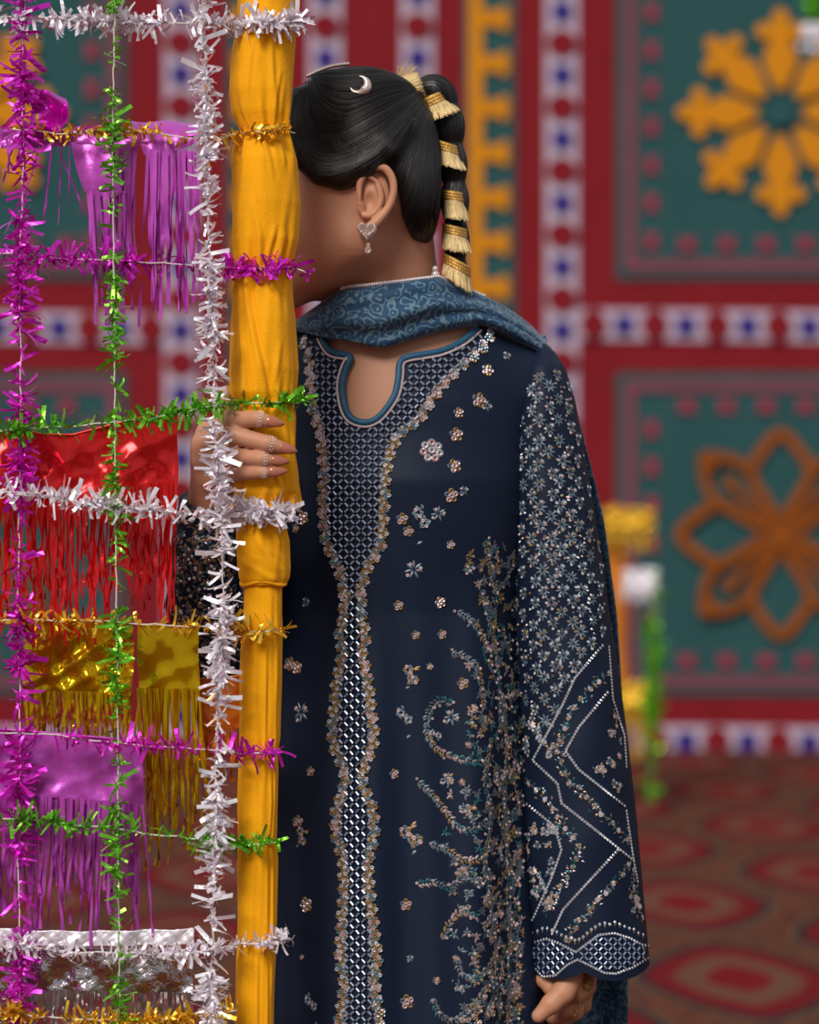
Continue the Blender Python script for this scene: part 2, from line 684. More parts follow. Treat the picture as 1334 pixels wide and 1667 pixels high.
def panel(x0, x1, y0, y1, kind, flip):
    patch('teal_panel', x0, x1, y0, y1, cloth_teal, 0.012, wall, 22, 16)
    # mauve frame line
    for a, b, c, d in ((x0 + 14, x0 + 32, y0 + 16, y1 - 16), (x1 - 32, x1 - 14, y0 + 16, y1 - 16), (x0 + 14, x1 - 14, y0 + 14, y0 + 32), (x0 + 14, x1 - 14, y1 - 32, y1 - 14)):
        patch('frame_line', a, b, c, d, cloth_mauve, 0.024, wall)
    R = Matrix.Rotation(math.pi / 2, 4, 'Y')
    y = y1 - 62
    while y > y0 + 40:
        for x in (x0 + 57, x1 - 57):
            link('rose_block', block_me, wall, Matrix.Translation(W(x, y, 0.03).tolist()))
        y -= 62
    x = x0 + 115
    while x < x1 - 90:
        for yy in (y0 + 55, y1 - 57):
            link('rose_block', block_me, wall, Matrix.Translation(W(x, yy, 0.03).tolist()) @ R)
        x += 64
    cx, cy = (x0 + x1) / 2, (y0 + y1) / 2
    if kind == 'petals':
        cy = 185
        for k in range(8):
            link('petal', petal, wall, Matrix.Translation(W(cx, cy, 0.04 + 0.002 * (k % 2)).tolist()) @ Matrix.Rotation(k * math.pi / 4, 4, 'Y'))
        link('flower_center', hub_teal, wall, Matrix.Translation(W(cx, cy, 0.05).tolist()))
    else:
        for k in range(4):
            link('outline_petal', op_me, wall, Matrix.Translation(W(cx, cy, 0.04).tolist()) @ Matrix.Rotation(k * math.pi / 2, 4, 'Y'))
            link('outline_link', ol_me, wall, Matrix.Translation(W(cx, cy, 0.048).tolist()) @ Matrix.Rotation(k * math.pi / 2, 4, 'Y'))
        link('flower_center', hub_rust, wall, Matrix.Translation(W(cx, cy, 0.06).tolist()))


for side in (0, 1):
    X = (lambda a, b: mir(a, b)) if side else (lambda a, b: (a, b))
    x0, x1 = X(1003, 1535)
    panel(x0, x1, -85, 455, 'petals', side)
    panel(x0, x1, 606, 1132, 'outline', side)
    for xc, ph in ((680, 96), (915, 18)):
        c = 2 * AX - xc if side else xc
        vband(c, -520, WB - 2, ph)
    c = 2 * AX - 1622 if side else 1622
    vband(c, -520, WB - 2, 18)
    a, b = X(942, 1595)
    hband(a, b, 530, 916 if not side else -404)
    hband(a, b, 1206, 916 if not side else -404)
    comb(2 * AX - 798 if side else 798, side)
    comb(2 * AX - 1740 if side else 1740, not side)
    vband(2 * AX - 1858 if side else 1858, -520, WB - 2, 96)
    x0, x1 = X(2331, 2863)
    panel(x0, x1, -85, 455, 'petals', side)
    panel(x0, x1, 606, 1132, 'outline', side)

# ------------------------------------------------------------------ cloth-wrapped pole
yellow = material('yellow_cloth', lin(255, 172, 2), 0.8, bump=0.10, bscale=420, vary=0.06, sheen=0.08, spec=0.25)
bamboo = material('bamboo', lin(150, 110, 60), 0.6, vary=0.2, bscale=20)
YP = 2.40
EDGE = np.array([(-900, 388, 480), (-500, 380, 484), (-250, 390, 476), (-120, 378, 484), (0, 386, 483), (50, 383, 480), (100, 376, 478), (150, 374, 477), (185, 380, 474), (213, 394, 469), (228, 384, 476), (262, 378, 485), (330, 377, 489),
                 (390, 378, 485), (420, 382, 476), (437, 388, 469), (452, 383, 473), (520, 377, 480), (600, 375, 484), (640, 378, 480), (656, 389, 475), (680, 380, 480),
                 (740, 380, 482), (800, 382, 487), (822, 390, 470), (850, 386, 464), (880, 383, 471), (925, 385, 472), (942, 388, 470), (952, 394, 464)], float)
LOW = np.array([(925, 399, 458), (960, 398, 459), (1000, 397, 459), (1030, 394, 460), (1100, 390, 460), (1200, 390, 456), (1228, 391, 451), (1250, 389, 453), (1300, 388, 453), (1350, 388, 451), (1372, 389, 449),
                (1400, 386, 452), (1500, 386, 450), (1536, 387, 447), (1560, 385, 449), (1667, 384, 447), (2200, 384, 447), (2885, 386, 447)], float)
TIES = np.array([-250, 213, 437, 656, 824, 1025, 1228, 1372, 1536])


FOLDS = [  # py from, py to, start angle, drift, width, height (a fold runs along the cloth)
    (40, 208, -1.30, 0.25, 0.10, 0.055), (70, 205, -1.85, -0.20, 0.09, 0.04), (120, 212, -0.9, -0.25, 0.08, 0.05), (218, 300, -1.5, 0.2, 0.09, 0.05), (216, 280, -1.05, 0.2, 0.08, 0.04), (216, 270, -2.1, -0.2, 0.08, 0.05),
    (330, 434, -1.9, 0.35, 0.10, 0.05), (370, 436, -1.2, -0.2, 0.09, 0.06), (380, 436, -0.8, -0.15, 0.08, 0.05), (440, 640, -2.25, 0.75, 0.09, 0.075), (445, 655, -2.5, 0.5, 0.08, 0.06), (470, 655, -2.05, 0.70, 0.07, 0.05), (560, 655, -1.0, -0.3, 0.10, 0.04),
    (658, 800, -1.25, 0.10, 0.08, 0.04), (740, 828, -1.7, 0.65, 0.12, 0.08), (770, 828, -1.2, 0.35, 0.10, 0.07), (700, 826, -0.75, 0.2, 0.10, 0.06), (836, 905, -2.2, 1.1, 0.20, 0.08), (850, 920, -1.2, 0.7, 0.18, 0.06), (868, 925, -1.9, 0.9, 0.16, 0.06), (905, 948, -2.6, 1.6, 0.25, 0.05),
    (1000, 1240, -1.35, 0.12, 0.10, 0.07), (1030, 1228, -0.75, 0.08, 0.09, 0.06), (1040, 1200, -1.8, 0.05, 0.12, 0.04), (1240, 1375, -0.85, 0.05, 0.10, 0.08), (1180, 1380, -0.6, 0.0, 0.08, 0.07), (1376, 1540, -1.0, 0.08, 0.12, 0.06), (1376, 1545, -0.6, 0.0, 0.08, 0.08),
    (1540, 1800, -1.45, 0.05, 0.10, 0.06), (1540, 1760, -0.9, 0.0, 0.10, 0.07), (1545, 1700, -2.0, 0.05, 0.10, 0.04)]


def wrap(E, n_v, tie_amp, seed):
    def fn(u, v):
        py = E[0, 0] + (E[-1, 0] - E[0, 0]) * v
        l = np.interp(py, E[:, 0], E[:, 1])
        r = np.interp(py, E[:, 0], E[:, 2])
        th = u * 2 * math.pi
        near = np.exp(-(np.abs(py[..., None] - TIES).min(-1) / 45.0) ** 1.2)
        R = (r - l) / 2 * YP / F
        rad = R * (1 + tie_amp * near * (0.6 * np.sin(11 * th + seed) + 0.4 * np.sin(17 * th + 2 * seed + py * 0.01))
                   + 0.022 * np.sin(3 * th + py * 0.021 + seed) + 0.018 * np.sin(5 * th - py * 0.013 + 1.0)
                   + 0.028 * np.maximum(0, np.sin(4 * th + py * 0.012 + seed * 2)) ** 6)
        for f0, f1, fa, fd, fw, fh in FOLDS:
            t = (py - f0) / (f1 - f0)
            on = np.where((t > 0) & (t < 1), np.sin(math.pi * np.clip(t, 0, 1)) ** 0.6, 0)
            da = (th - (fa + fd * t) + math.pi) % (2 * math.pi) - math.pi
            rad = rad + R * fh * on * (np.exp(-(da / fw) ** 2) - 0.7 * np.exp(-((da - 1.5 * fw) / fw) ** 2))
        x = ((l + r) / 2 - CX) * YP / F + rad * np.cos(th)
        return np.stack([x, YP + rad * np.sin(th), CZ - (py - CY) * YP / F], -1)
    return grid(fn, 200, n_v, closed=True)


pole = thing('wrapped_pole', P(425, 2885, YP), 'slim pole wrapped in bright yellow cloth gathered at tinsel ties', 'pole')
V, Fc = wrap(EDGE, 480, 0.10, 0.4)
tag(obj('upper_wrap', V, Fc, yellow, pole), 'puffed yellow cloth gathered between ties')
V, Fc = wrap(LOW, 420, 0.05, 1.9)
tag(obj('lower_wrap', V, Fc, yellow, pole), 'tight yellow cloth with long vertical folds')
mb = MB()
mb.add(*tube([P(428, -900, YP), P(424, 900, YP), P(416, 2880, YP)], 0.014, 12))
mb.build('pole_core', bamboo, pole)
# turned-over hem of the upper cloth
mb = MB()
for py, rr in ((949, 0.0020),):
    l, r = np.interp(py, EDGE[:, 0], EDGE[:, 1]), np.interp(py, EDGE[:, 0], EDGE[:, 2])
    R = (r - l) / 2 * YP / F * 0.98
    th = np.linspace(0, 2 * math.pi, 49)
    c = P((l + r) / 2, py, YP)
    mb.add(*tube(np.stack([c[0] + R * np.cos(th), c[1] + R * np.sin(th), c[2] + 0.002 * np.sin(3 * th)], 1), rr, 6))
mb.build('hem', yellow, pole)
# loose end of cloth sticking out on the right
V, Fc = grid(lambda u, v: np.stack([(466 + 28 * u * (0.45 + 0.55 * v) - CX) * YP / F, YP - 0.010 + 0.006 * np.sin(u * 7 + v * 2), CZ - (735 + 93 * v - 3 * u - CY) * YP / F], -1), 14, 20)
fp = obj('loose_flap', V, Fc, yellow, pole)
sd = fp.modifiers.new('thickness', 'SOLIDIFY')
sd.thickness = 0.0012

# ------------------------------------------------------------------ foil and tinsel materials
foil = {
    'magenta': material('foil_magenta', lin(226, 48, 206), 0.26, 0.6),
    'green': material('foil_green', lin(118, 196, 48), 0.26, 0.6),
    'silver': material('foil_silver', lin(250, 243, 250), 0.24, 0.5),
    'gold': material('foil_gold', lin(240, 192, 60), 0.24, 0.7),
    'red': material('foil_red', lin(236, 40, 42), 0.2, 0.62, bump=0.06, bscale=45),
    'goldsheet': material('foil_gold_sheet', lin(222, 176, 14), 0.14, 0.82, bump=0.06, bscale=38),
    'purple': material('satin_purple', lin(196, 80, 190), 0.32, 0.4, bump=0.12, bscale=60),
    'silversheet': material('foil_silver_sheet', lin(196, 186, 186), 0.14, 1.0, bump=0.5, bscale=60),
    'white': material('foil_white_edge', lin(240, 232, 240), 0.35, 0.35),
    'orange': material('foil_orange', lin(206, 106, 20), 0.3, 0.5, bump=0.2, bscale=30),
}
thread = material('white_thread', lin(215, 205, 200), 0.7)


def one_strip(L, wd, curl, twist):
    """a cut foil strip along +X from the origin, bent and twisted"""
    n = 5
    V = []
    a = 0.0
    p = np.zeros(3)
    for i in range(n):
        t = twist * i / (n - 1)
        s_ = np.array((0, math.cos(t), math.sin(t))) * wd / 2
        V += [p + s_, p - s_]
        a += curl / (n - 1)
        p = p + np.array((math.cos(a), 0, math.sin(a))) * L / (n - 1)
    return np.array(V), [(2 * i, 2 * i + 1, 2 * i + 3, 2 * i + 2) for i in range(n - 1)]


def rand_dir(T, lean):
    """random direction mostly across the cord T"""
    v = rng.normal(size=3)
    v -= T * (v @ T)
    v /= np.linalg.norm(v)
    return v * math.cos(lean) + T * math.sin(lean)


def strip_frame(d):
    r = rng.normal(size=3)
    y = np.cross(d, r)
    y /= np.linalg.norm(y)
    return np.stack([d, y, np.cross(d, y)], 1)


def garland(name, pts, color, label, group, dens=0.55, Lpx=(10, 26), wpx=5.0, singles=26, squash=0.75, cat='tinsel garland', fluff=1.0, stubs=True):
    """pts: list of (px,py,Y).  Cord, cut foil strips, long strips one by one"""
    W3 = np.array([P(*p) for p in pts])
    L = np.linalg.norm(np.diff(W3, axis=0), axis=1).sum()
    pth = smooth_path(W3, max(12, int(L / 0.006)))
    pth = pth + np.stack([wob(np.arange(len(pth)) * 0.35, np.zeros(len(pth)), 1.0, k + len(label)) * 0.0012 for k in range(3)], 1)
    T = np.gradient(pth, axis=0)
    T /= np.linalg.norm(T, axis=1)[:, None]
    root = thing(name, pth[np.argmin(pth[:, 2])], label, cat, group)
    V, Fc = tube(pth, 0.0008, 5)
    obj('cord', V, Fc, thread, root)
    Ym = float(np.mean(pth[:, 1]))
    pm = Ym / F
    lp = L / pm
    mb = MB()
    clump = 0.55 + 0.45 * np.sin(np.linspace(0, lp / 46.0, len(pth)) + rng.uniform(0, 6)) + 0.25 * rng.normal(size=len(pth))
    clump = np.clip(clump, 0.12, 1.6)
    pr = clump / clump.sum()
    for i in rng.choice(len(pth), size=int(lp * dens), p=pr):
        l = rng.uniform(*Lpx) * 1.35 * pm * fluff * (0.7 if rng.random() < 0.5 else 1.0)
        d = rand_dir(T[i], rng.uniform(-0.6, 0.75))
        d[1] *= squash
        d /= np.linalg.norm(d)
        V, Fc = one_strip(l, wpx * 1.05 * pm * rng.uniform(0.6, 1.15), rng.normal() * 0.8, rng.normal() * 0.8)
        V = V @ strip_frame(d).T + pth[i] + (pth[min(i + 1, len(pth) - 1)] - pth[i]) * rng.random()
        mb.add(V, Fc)
    if stubs:      # crinkled stubs hugging the cord
        for i in rng.choice(len(pth), size=int(lp * dens * 0.6), p=pr):
            d = rand_dir(T[i], rng.uniform(-1.2, 1.2))
            V, Fc = one_strip(rng.uniform(5, 10) * pm, wpx * pm * 0.9, rng.normal() * 1.6, rng.normal() * 2.0)
            mb.add(V @ strip_frame(d).T + pth[i], Fc)
    mb.build('tinsel_pile', foil[color], root, smooth=False, stuff=True)
    vs = []
    for k in range(5):
        V, Fc = one_strip(1.0, 0.19, rng.normal() * 0.5, rng.normal() * 0.4)
        vs.append(mesh_data('foil_strip', V, Fc, foil[color], smooth=False))
    for i in rng.choice(len(pth), size=singles, p=pr):
        d = rand_dir(T[i], rng.uniform(-0.5, 0.6))
        d[1] *= 0.45
        d /= np.linalg.norm(d)
        l = rng.uniform(Lpx[1] * 1.1, Lpx[1] * 1.55) * pm * fluff
        link('foil_strip', vs[rng.integers(5)], root, mat4(pth[i], strip_frame(d), l))
    return root


YG = 2.345                       # plane of the tinsel lattice, just in front of the pole
YT = 2.358
FR = YP - 0.034                  # front of the cloth

verticals = 'upright tinsel strands of the lattice'
rows = 'tinsel rows tied across to the yellow pole'
garland('tinsel_garland', [(42, -330, YT), (40, 0, YT), (36, 120, YT), (38, 260, YT), (33, 420, YT), (34, 640, YT), (32, 800, YT), (30, 1000, YT), (33, 1200, YT), (30, 1420, YT), (33, 1560, YT), (28, 1760, YT)],
        'magenta', 'upright magenta tinsel strand crossing every other tinsel row', verticals, 0.62, (12, 32), 5.6, 70)
garland('tinsel_garland', [(188, -330, YG), (187, 0, YG), (184, 200, YG), (185, 400, YG), (187, 640, YG), (188, 800, YG), (190, 1000, YG), (192, 1200, YG), (193, 1420, YG), (195, 1667, YG), (195, 1760, YG)],
        'green', 'upright green tinsel strand hanging in front of the foil fringes', verticals, 0.40, (10, 25), 5.0, 55)
garland('tinsel_garland', [(330, -330, YG), (331, 20, YG), (338, 150, YG), (337, 250, YG), (341, 420, YG), (347, 560, YG), (350, 700, YG - 0.004), (360, 830, YG), (363, 960, YG), (357, 1120, YG), (352, 1250, YG), (350, 1400, YG), (345, 1550, YG), (343, 1760, YG)],
        'silver', 'upright silver tinsel strand beside the yellow pole', verticals, 0.85, (11, 30), 5.6, 90)


def over_pole(py, x0=388, x1=478):
    """points that pass over the front of the cloth"""
    return [(x0, py + 1, YP - 0.020), (x0 + 18, py, FR + 0.004), (432, py, FR - 0.002), (x1 - 18, py - 1, FR + 0.004), (x1, py - 2, YP - 0.012)]


garland('tinsel_garland', [(-300, 22, YT), (0, 27, YT), (90, 30, YT), (180, 36, YT), (280, 38, YT), (350, 38, YT)] + over_pole(36, 390, 482) + [(488, 30, YP + 0.005)],
        'silver', 'silver tinsel row tied round the top of the yellow pole', rows, 0.95, (12, 28), 5.8, 40)
garland('tinsel_garland', [(-300, 205, YT), (0, 210, YT), (100, 217, YT), (160, 214, YT), (230, 214, YT), (340, 228, YT)] + over_pole(214, 396, 466),
        'gold', 'gold tinsel row carrying the crumpled magenta satin fringes', rows, 0.38, (9, 20), 5.4, 24)
garland('tinsel_garland', [(-300, 410, YT), (0, 412, YT), (100, 421, YT), (200, 425, YT), (300, 431, YT), (345, 434, YT)] + over_pole(437, 390, 470) + [(492, 440, YP - 0.012), (504, 444, YP - 0.014)],
        'magenta', 'magenta tinsel row tied round the pole beside the cheek', rows, 0.55, (11, 27), 5.2, 34)
garland('tinsel_garland', [(-300, 706, YG), (0, 700, YG), (80, 696, YG), (160, 690, YG), (240, 681, YG), (310, 668, YG), (350, 660, YG)] + over_pole(656, 392, 474) + [(492, 648, YP - 0.014)],
        'green', 'green tinsel row above the red foil fringe and the fingers', rows, 0.62, (10, 26), 5.0, 34)
garland('tinsel_garland', [(-300, 795, YG), (0, 800, YG), (60, 806, YG), (120, 816, YG), (200, 826, YG), (270, 832, YG), (340, 840, YG)] + over_pole(833, 388, 468) + [(480, 826, YP - 0.02)],
        'silver', 'silver tinsel row across the red fringe, tied below the hand', rows, 0.95, (12, 28), 5.8, 46)
garland('tinsel_garland', [(-300, 1010, YT), (60, 1010, YT), (190, 1013, YT), (300, 1020, YT), (372, 1018, YT)] + over_pole(1028, 392, 458),
        'gold', 'gold tinsel row along the top edge of the gold foil fringes', rows, 0.36, (9, 24), 5.4, 30)
garland('tinsel_garland', [(-300, 1184, YG), (60, 1195, YG), (150, 1206, YG), (238, 1214, YG), (310, 1219, YG), (360, 1222, YG)] + over_pole(1226, 392, 452),
        'magenta', 'magenta tinsel row along the purple fringe, tied low on the pole', rows, 0.30, (10, 26), 5.0, 26)
garland('tinsel_garland', [(-300, 1328, YG), (0, 1332, YG), (80, 1338, YG), (190, 1350, YG), (280, 1362, YG), (350, 1370, YG)] + over_pole(1374, 390, 448) + [(456, 1368, YP - 0.02)],
        'green', 'green tinsel row across the long strands of the purple fringe', rows, 0.50, (10, 25), 5.0, 34)
garland('tinsel_garland', [(-300, 1534, YG), (0, 1540, YG), (100, 1548, YG), (200, 1552, YG), (300, 1552, YG), (350, 1545, YG)] + over_pole(1536, 390, 446) + [(468, 1526, YP - 0.02)],
        'silver', 'silver tinsel row under the bright folded silver foil edge', rows, 0.6, (10, 24), 5.6, 30)
garland('tinsel_garland', [(-300, 1650, YG), (0, 1648, YG), (60, 1655, YG), (150, 1660, YG), (230, 1662, YG), (320, 1655, YG), (385, 1645, YG)],
        'gold', 'gold tinsel row below the silver foil sheet', rows, 0.9, (10, 24), 5.2, 30)


# ------------------------------------------------------------------ foil fringe banners
def strand_meshes(mat, wd, kinds=6, curl=0.04):
    out = []
    for k in range(kinds):
        n = 26
        t = np.linspace(0, 1, n)
        s1, s2, s3 = rng.uniform(0, 6, 3)
        am = curl * rng.uniform(0.4, 1.6)
        x = am * (np.sin(t * 5 + s1) - math.sin(s1)) * t + rng.normal() * 0.03 * t
        x = x + am * 0.35 * np.sin(t * 23 + s2) * t
        y = am * 0.6 * (np.sin(t * 7 + s2) - math.sin(s2)) * t
        tw = rng.normal() * 0.9 * t + 1.3 * np.sin(t * 9 + s3) * t
        V = []
        for i in range(n):
            s_ = np.array((math.cos(tw[i]), math.sin(tw[i]), 0)) * wd / 2
            p = np.array((x[i], y[i], -t[i]))
            V += [p + s_, p - s_]
        out.append((np.array(V), [(2 * i, 2 * i + 1, 2 * i + 3, 2 * i + 2) for i in range(n - 1)]))
    return out


def banner(name, label, mat, top, h_px, Y, strands, s_len, s_w, cat='foil fringe', crumple=0.004, seed=1.0, strand_mat=None, curl=0.04, smat2=None, comb_px=0):
    """top: list of (px,py) along the upper edge; a crumpled header then single strands"""
    top = np.array(top, float)
    pm = Y / F
    root = thing(name, P(top[:, 0].mean(), top[:, 1].max() + h_px, Y), label, cat, 'foil fringes hung on the tinsel rows')
    nu = int((top[-1, 0] - top[0, 0]) / 4) + 2

    def fn(u, v):
        px = top[0, 0] + (top[-1, 0] - top[0, 0]) * u
        py = np.interp(px, top[:, 0], top[:, 1]) + h_px * v
        cr = wob(px / 48.0, py / 60.0, 1.0, seed) + 0.3 * np.abs(wob(px / 22.0, py / 50.0, 1.0, seed + 2)) + 0.6 * np.abs(wob(px / 60 + py / 45, py / 80, 1.0, seed + 5))
        return np.stack([(px + 2 * np.sin(py / 20 + seed) * v - CX) * pm, Y + crumple * cr * (0.35 + 0.65 * v), CZ - (py - CY) * pm], -1)
    V, Fc = grid(fn, nu, int(h_px / 4) + 2)
    obj('header_sheet', V, Fc, mat, root)
    # folded upper edge
    px = np.linspace(top[0, 0], top[-1, 0], nu)
    edge = np.stack([(px - CX) * pm, np.full(nu, Y - 0.001), CZ - (np.interp(px, top[:, 0], top[:, 1]) - CY) * pm], 1)
    V, Fc = tube(edge, 0.0011, 5)
    obj('folded_edge', V, Fc, mat, root)
    sm = strand_mat or mat
    vs = [mesh_data('strand', V, Fc, sm) for V, Fc in strand_meshes(sm, 1.0, 6, curl)]
    if smat2:
        vs += [mesh_data('strand', V, Fc, smat2) for V, Fc in strand_meshes(smat2, 1.0, 2, curl)]
    for i in range(strands):
        px = top[0, 0] + (top[-1, 0] - top[0, 0]) * (i + rng.uniform(0.1, 0.9)) / strands
        py = np.interp(px, top[:, 0], top[:, 1]) + h_px * 0.97
        l = rng.uniform(*s_len) * pm
        sc = Matrix.Diagonal((s_w * pm * rng.uniform(0.7, 1.2), s_w * pm, l, 1))
        o = link('strand', vs[rng.integers(len(vs))], root)
        # shear-free: bend comes from the mesh, width from x scale
        o.matrix_basis = Matrix.Translation(P(px, py, Y + rng.uniform(-0.004, 0.004)).tolist()) @ Matrix.Rotation(rng.normal() * 0.05, 4, 'Y') @ Matrix.Rotation(rng.normal() * 0.5, 4, 'Z') @ sc
    return root


YF = 2.385
banner('foil_fringe', 'red foil fringe with a crinkled header under green tinsel', foil['red'], [(-50, 704), (40, 700), (60, 706), (118, 708), (180, 692), (230, 680), (289, 672)], 112, YF, 120, (120, 245), 5.2, crumple=0.007, seed=1.3, curl=1.0)
banner('foil_fringe', 'wide crumpled gold foil fringe below the red strands', foil['goldsheet'], [(38, 1010), (100, 1008), (216, 1012)], 120, YF + 0.012, 60, (50, 110), 5.0, crumple=0.014, seed=4.2, curl=0.5)
banner('foil_fringe', 'narrow smooth gold foil fringe with long strands near the pole', foil['goldsheet'], [(224, 1018), (324, 1020)], 105, YF + 0.004, 44, (150, 300), 5.2, crumple=0.003, seed=2.2, curl=0.5)
banner('foil_fringe', 'purple satin fringe with long thin strands over the carpet', foil['purple'], [(-50, 1184), (60, 1191), (234, 1207)], 105, YF - 0.012, 90, (120, 250), 5.4, crumple=0.004, seed=6.0, curl=0.5)
banner('foil_fringe', 'sheer silver foil sheet with short cut strands at its foot', foil['silversheet'], [(-50, 1543), (100, 1543), (312, 1548)], 70, YF + 0.004, 56, (50, 120), 5.6, crumple=0.005, seed=3.1, curl=0.5)
banner('foil_fringe', 'dull orange foil fringe half hidden behind the silver strand', foil['orange'], [(323, 1106), (392, 1100)], 85, YF + 0.035, 12, (50, 95), 6.5, crumple=0.003, seed=5.1, curl=0.5)
# bright folded edge lying on the silver sheet
V, Fc = grid(lambda u, v: np.stack([(-50 + 362 * u - CX) * YG / F, YF - 0.012 + 0.0022 * wob(u * 19, v * 1.6, 1.0) + 0.0016 * np.abs(wob(u * 31 + v * 2.5, v * 2.2 + u * 11, 1.0, 3.0)), CZ - (1517 + 4 * np.sin(u * 4) + 6 * u + 26 * v + 1.0 * np.sin(u * 30) - CY) * YG / F], -1), 140, 14)
o = obj('foil_edge_strip', V, Fc, foil['white'], None)
tag(o, 'bright white folded foil strip along the silver sheet top', 'foil strip')
sd = o.modifiers.new('thickness', 'SOLIDIFY')
sd.thickness = 0.0015

# magenta satin fringe with drooping pieces on the gold row
sat = foil['purple']
mg = thing('satin_fringe', P(160, 300, YF), 'crumpled magenta satin fringe drooping from the gold tinsel row', 'foil fringe', 'foil fringes hung on the tinsel rows')


def sheet(fn, nu, nv, name, parent, mat):
    V, Fc = grid(fn, nu, nv)
    return obj(name, V, Fc, mat, parent)


pmF = YF / F
xyz = lambda px, py, y: np.stack(np.broadcast_arrays((px - CX) * pmF, y, CZ - (py - CY) * pmF), -1)
sheet(lambda u, v: xyz(-50 + 275 * u, 208 + 4 * np.sin(u * 6) + 30 * v, YF + 0.003 * wob(u * 14, v * 3)), 60, 8, 'header_band', mg, sat)
sheet(lambda u, v: xyz(45 + 62 * u + 8 * np.sin(v * 4), 150 + 75 * v + 16 * np.abs(u - 0.35) * (1 - v), YF - 0.012 + 0.010 * np.sin(u * 8 + v * 3) + 0.006 * np.sin(v * 9 - u * 4)), 26, 22, 'crumpled_piece', mg, foil['magenta'])
sheet(lambda u, v: xyz(118 + 12 * v + (66 - 4 * v) * u + 10 * v * v, 236 + (78 + 14 * np.sin(u * 3)) * v, YF - 0.006 - 0.006 * np.sin(v * 2.4) + 0.003 * np.sin(u * 5)), 20, 20, 'drooping_piece', mg, sat)
mg2 = thing('satin_fringe', P(270, 300, YF), 'magenta satin fringe with its header folded over beside silver tinsel', 'foil fringe', 'foil fringes hung on the tinsel rows')


def roll(u, v):
    px = 213 + 25 * v + (112 - 25 * v) * u
    py = 196 + 3 * u + 2 * np.sin(u * 9) + (52 + 14 * np.sin(u * 4 + 0.6)) * v
    return xyz(px, py, YF - 0.020 + 0.022 * (1 - v) ** 3 + 0.0018 * np.sin(u * 15 + v * 2) * v)


sheet(roll, 40, 24, 'folded_header', mg2, sat)
vs = [mesh_data('strand', V, Fc, sat) for V, Fc in strand_meshes(sat, 1.0, 6, 0.45)]
vm = [mesh_data('strand', V, Fc, foil['magenta']) for V, Fc in strand_meshes(foil['magenta'], 1.0, 4, 0.5)]


def hang(parent, x0, x1, y0, n, ln, wd, pool, Y=YF - 0.008, lean=0.03):
    for i in range(n):
        px = x0 + (x1 - x0) * (i + rng.uniform(0.1, 0.9)) / n
        o = link('strand', pool[rng.integers(len(pool))], parent)
        sc = Matrix.Diagonal((wd * pmF * rng.uniform(0.6, 1.25), wd * pmF, rng.uniform(*ln) * pmF, 1))
        o.matrix_basis = Matrix.Translation(P(px, y0 + rng.uniform(-6, 3), Y + rng.uniform(-0.006, 0.004)).tolist()) @ Matrix.Rotation(rng.normal() * lean, 4, 'Y') @ Matrix.Rotation(rng.normal() * 0.4, 4, 'Z') @ sc


hang(mg2, 240, 322, 248, 26, (170, 290), 7.0, vs, YF - 0.020)
hang(mg, 142, 205, 312, 16, (120, 265), 8.0, vs, YF - 0.010, 0.06)
hang(mg, 178, 225, 240, 8, (160, 330), 6.5, vs, YF - 0.006, 0.05)
hang(mg, 60, 120, 235, 6, (90, 220), 2.6, vm, YF - 0.006, 0.2)
hang(mg, -40, 30, 225, 8, (40, 120), 5.0, vs, YF - 0.006, 0.2)

# ------------------------------------------------------------------ decorations far behind, by the cloth wall
YB = 10.4
bp = thing('wrapped_pole', P(1012, 833.5 + CZ * F / YB, YB), 'orange cloth wrapped pole standing far behind the embroidered sleeve', 'pole')
SB = YB / F
prof = np.array([(822, 2), (826, 18), (840, 20), (905, 18), (960, 24), (1060, 17), (1110, 22), (1190, 17), (1240, 15), (1304, 15)], float)
V, Fc = grid(lambda u, v: (lambda py: np.stack([(1003 - CX) * SB + np.interp(py, prof[:, 0], prof[:, 1]) * SB * np.cos(u * 2 * math.pi), YB + np.interp(py, prof[:, 0], prof[:, 1]) * SB * np.sin(u * 2 * math.pi), CZ - (py - CY) * SB], -1))(822 + 481.5 * v), 20, 80, closed=True)
obj('cloth_wrap', V, Fc, material('orange_cloth', lin(206, 120, 14), 0.8, vary=0.15, bscale=8), bp)
mb = MB()
mb.add(*tube([P(1003, 826, YB), P(1003, 1303, YB)], 0.03, 10))
mb.build('pole_core', bamboo, bp)


def far_banner(px0, px1, py, h, n, ln, mat, label):
    r = thing('foil_fringe', P((px0 + px1) / 2, py + h + ln, YB - 0.1), label, 'foil fringe', 'far fringes by the cloth wall')
    V, Fc = grid(lambda u, v: np.stack([(px0 + (px1 - px0) * u - CX) * SB, YB - 0.1 + 0.03 * wob(u * 9, v * 5) - 0.03 * v, CZ - (py + h * v - CY) * SB], -1), 24, 14)
    obj('header_sheet', V, Fc, mat, r)
    pool = [mesh_data('strand', V, Fc, mat) for V, Fc in strand_meshes(mat, 1.0, 4, 0.4)]
    for i in range(n):
        px = px0 + (px1 - px0) * (i + 0.5) / n
        o = link('strand', pool[i % 4], r)
        o.matrix_basis = Matrix.Translation(P(px, py + h - 2, YB - 0.12).tolist()) @ Matrix.Rotation(rng.normal() * 0.06, 4, 'Y') @ Matrix.Diagonal((6 * SB, 6 * SB, ln * SB * rng.uniform(0.6, 1.1), 1))


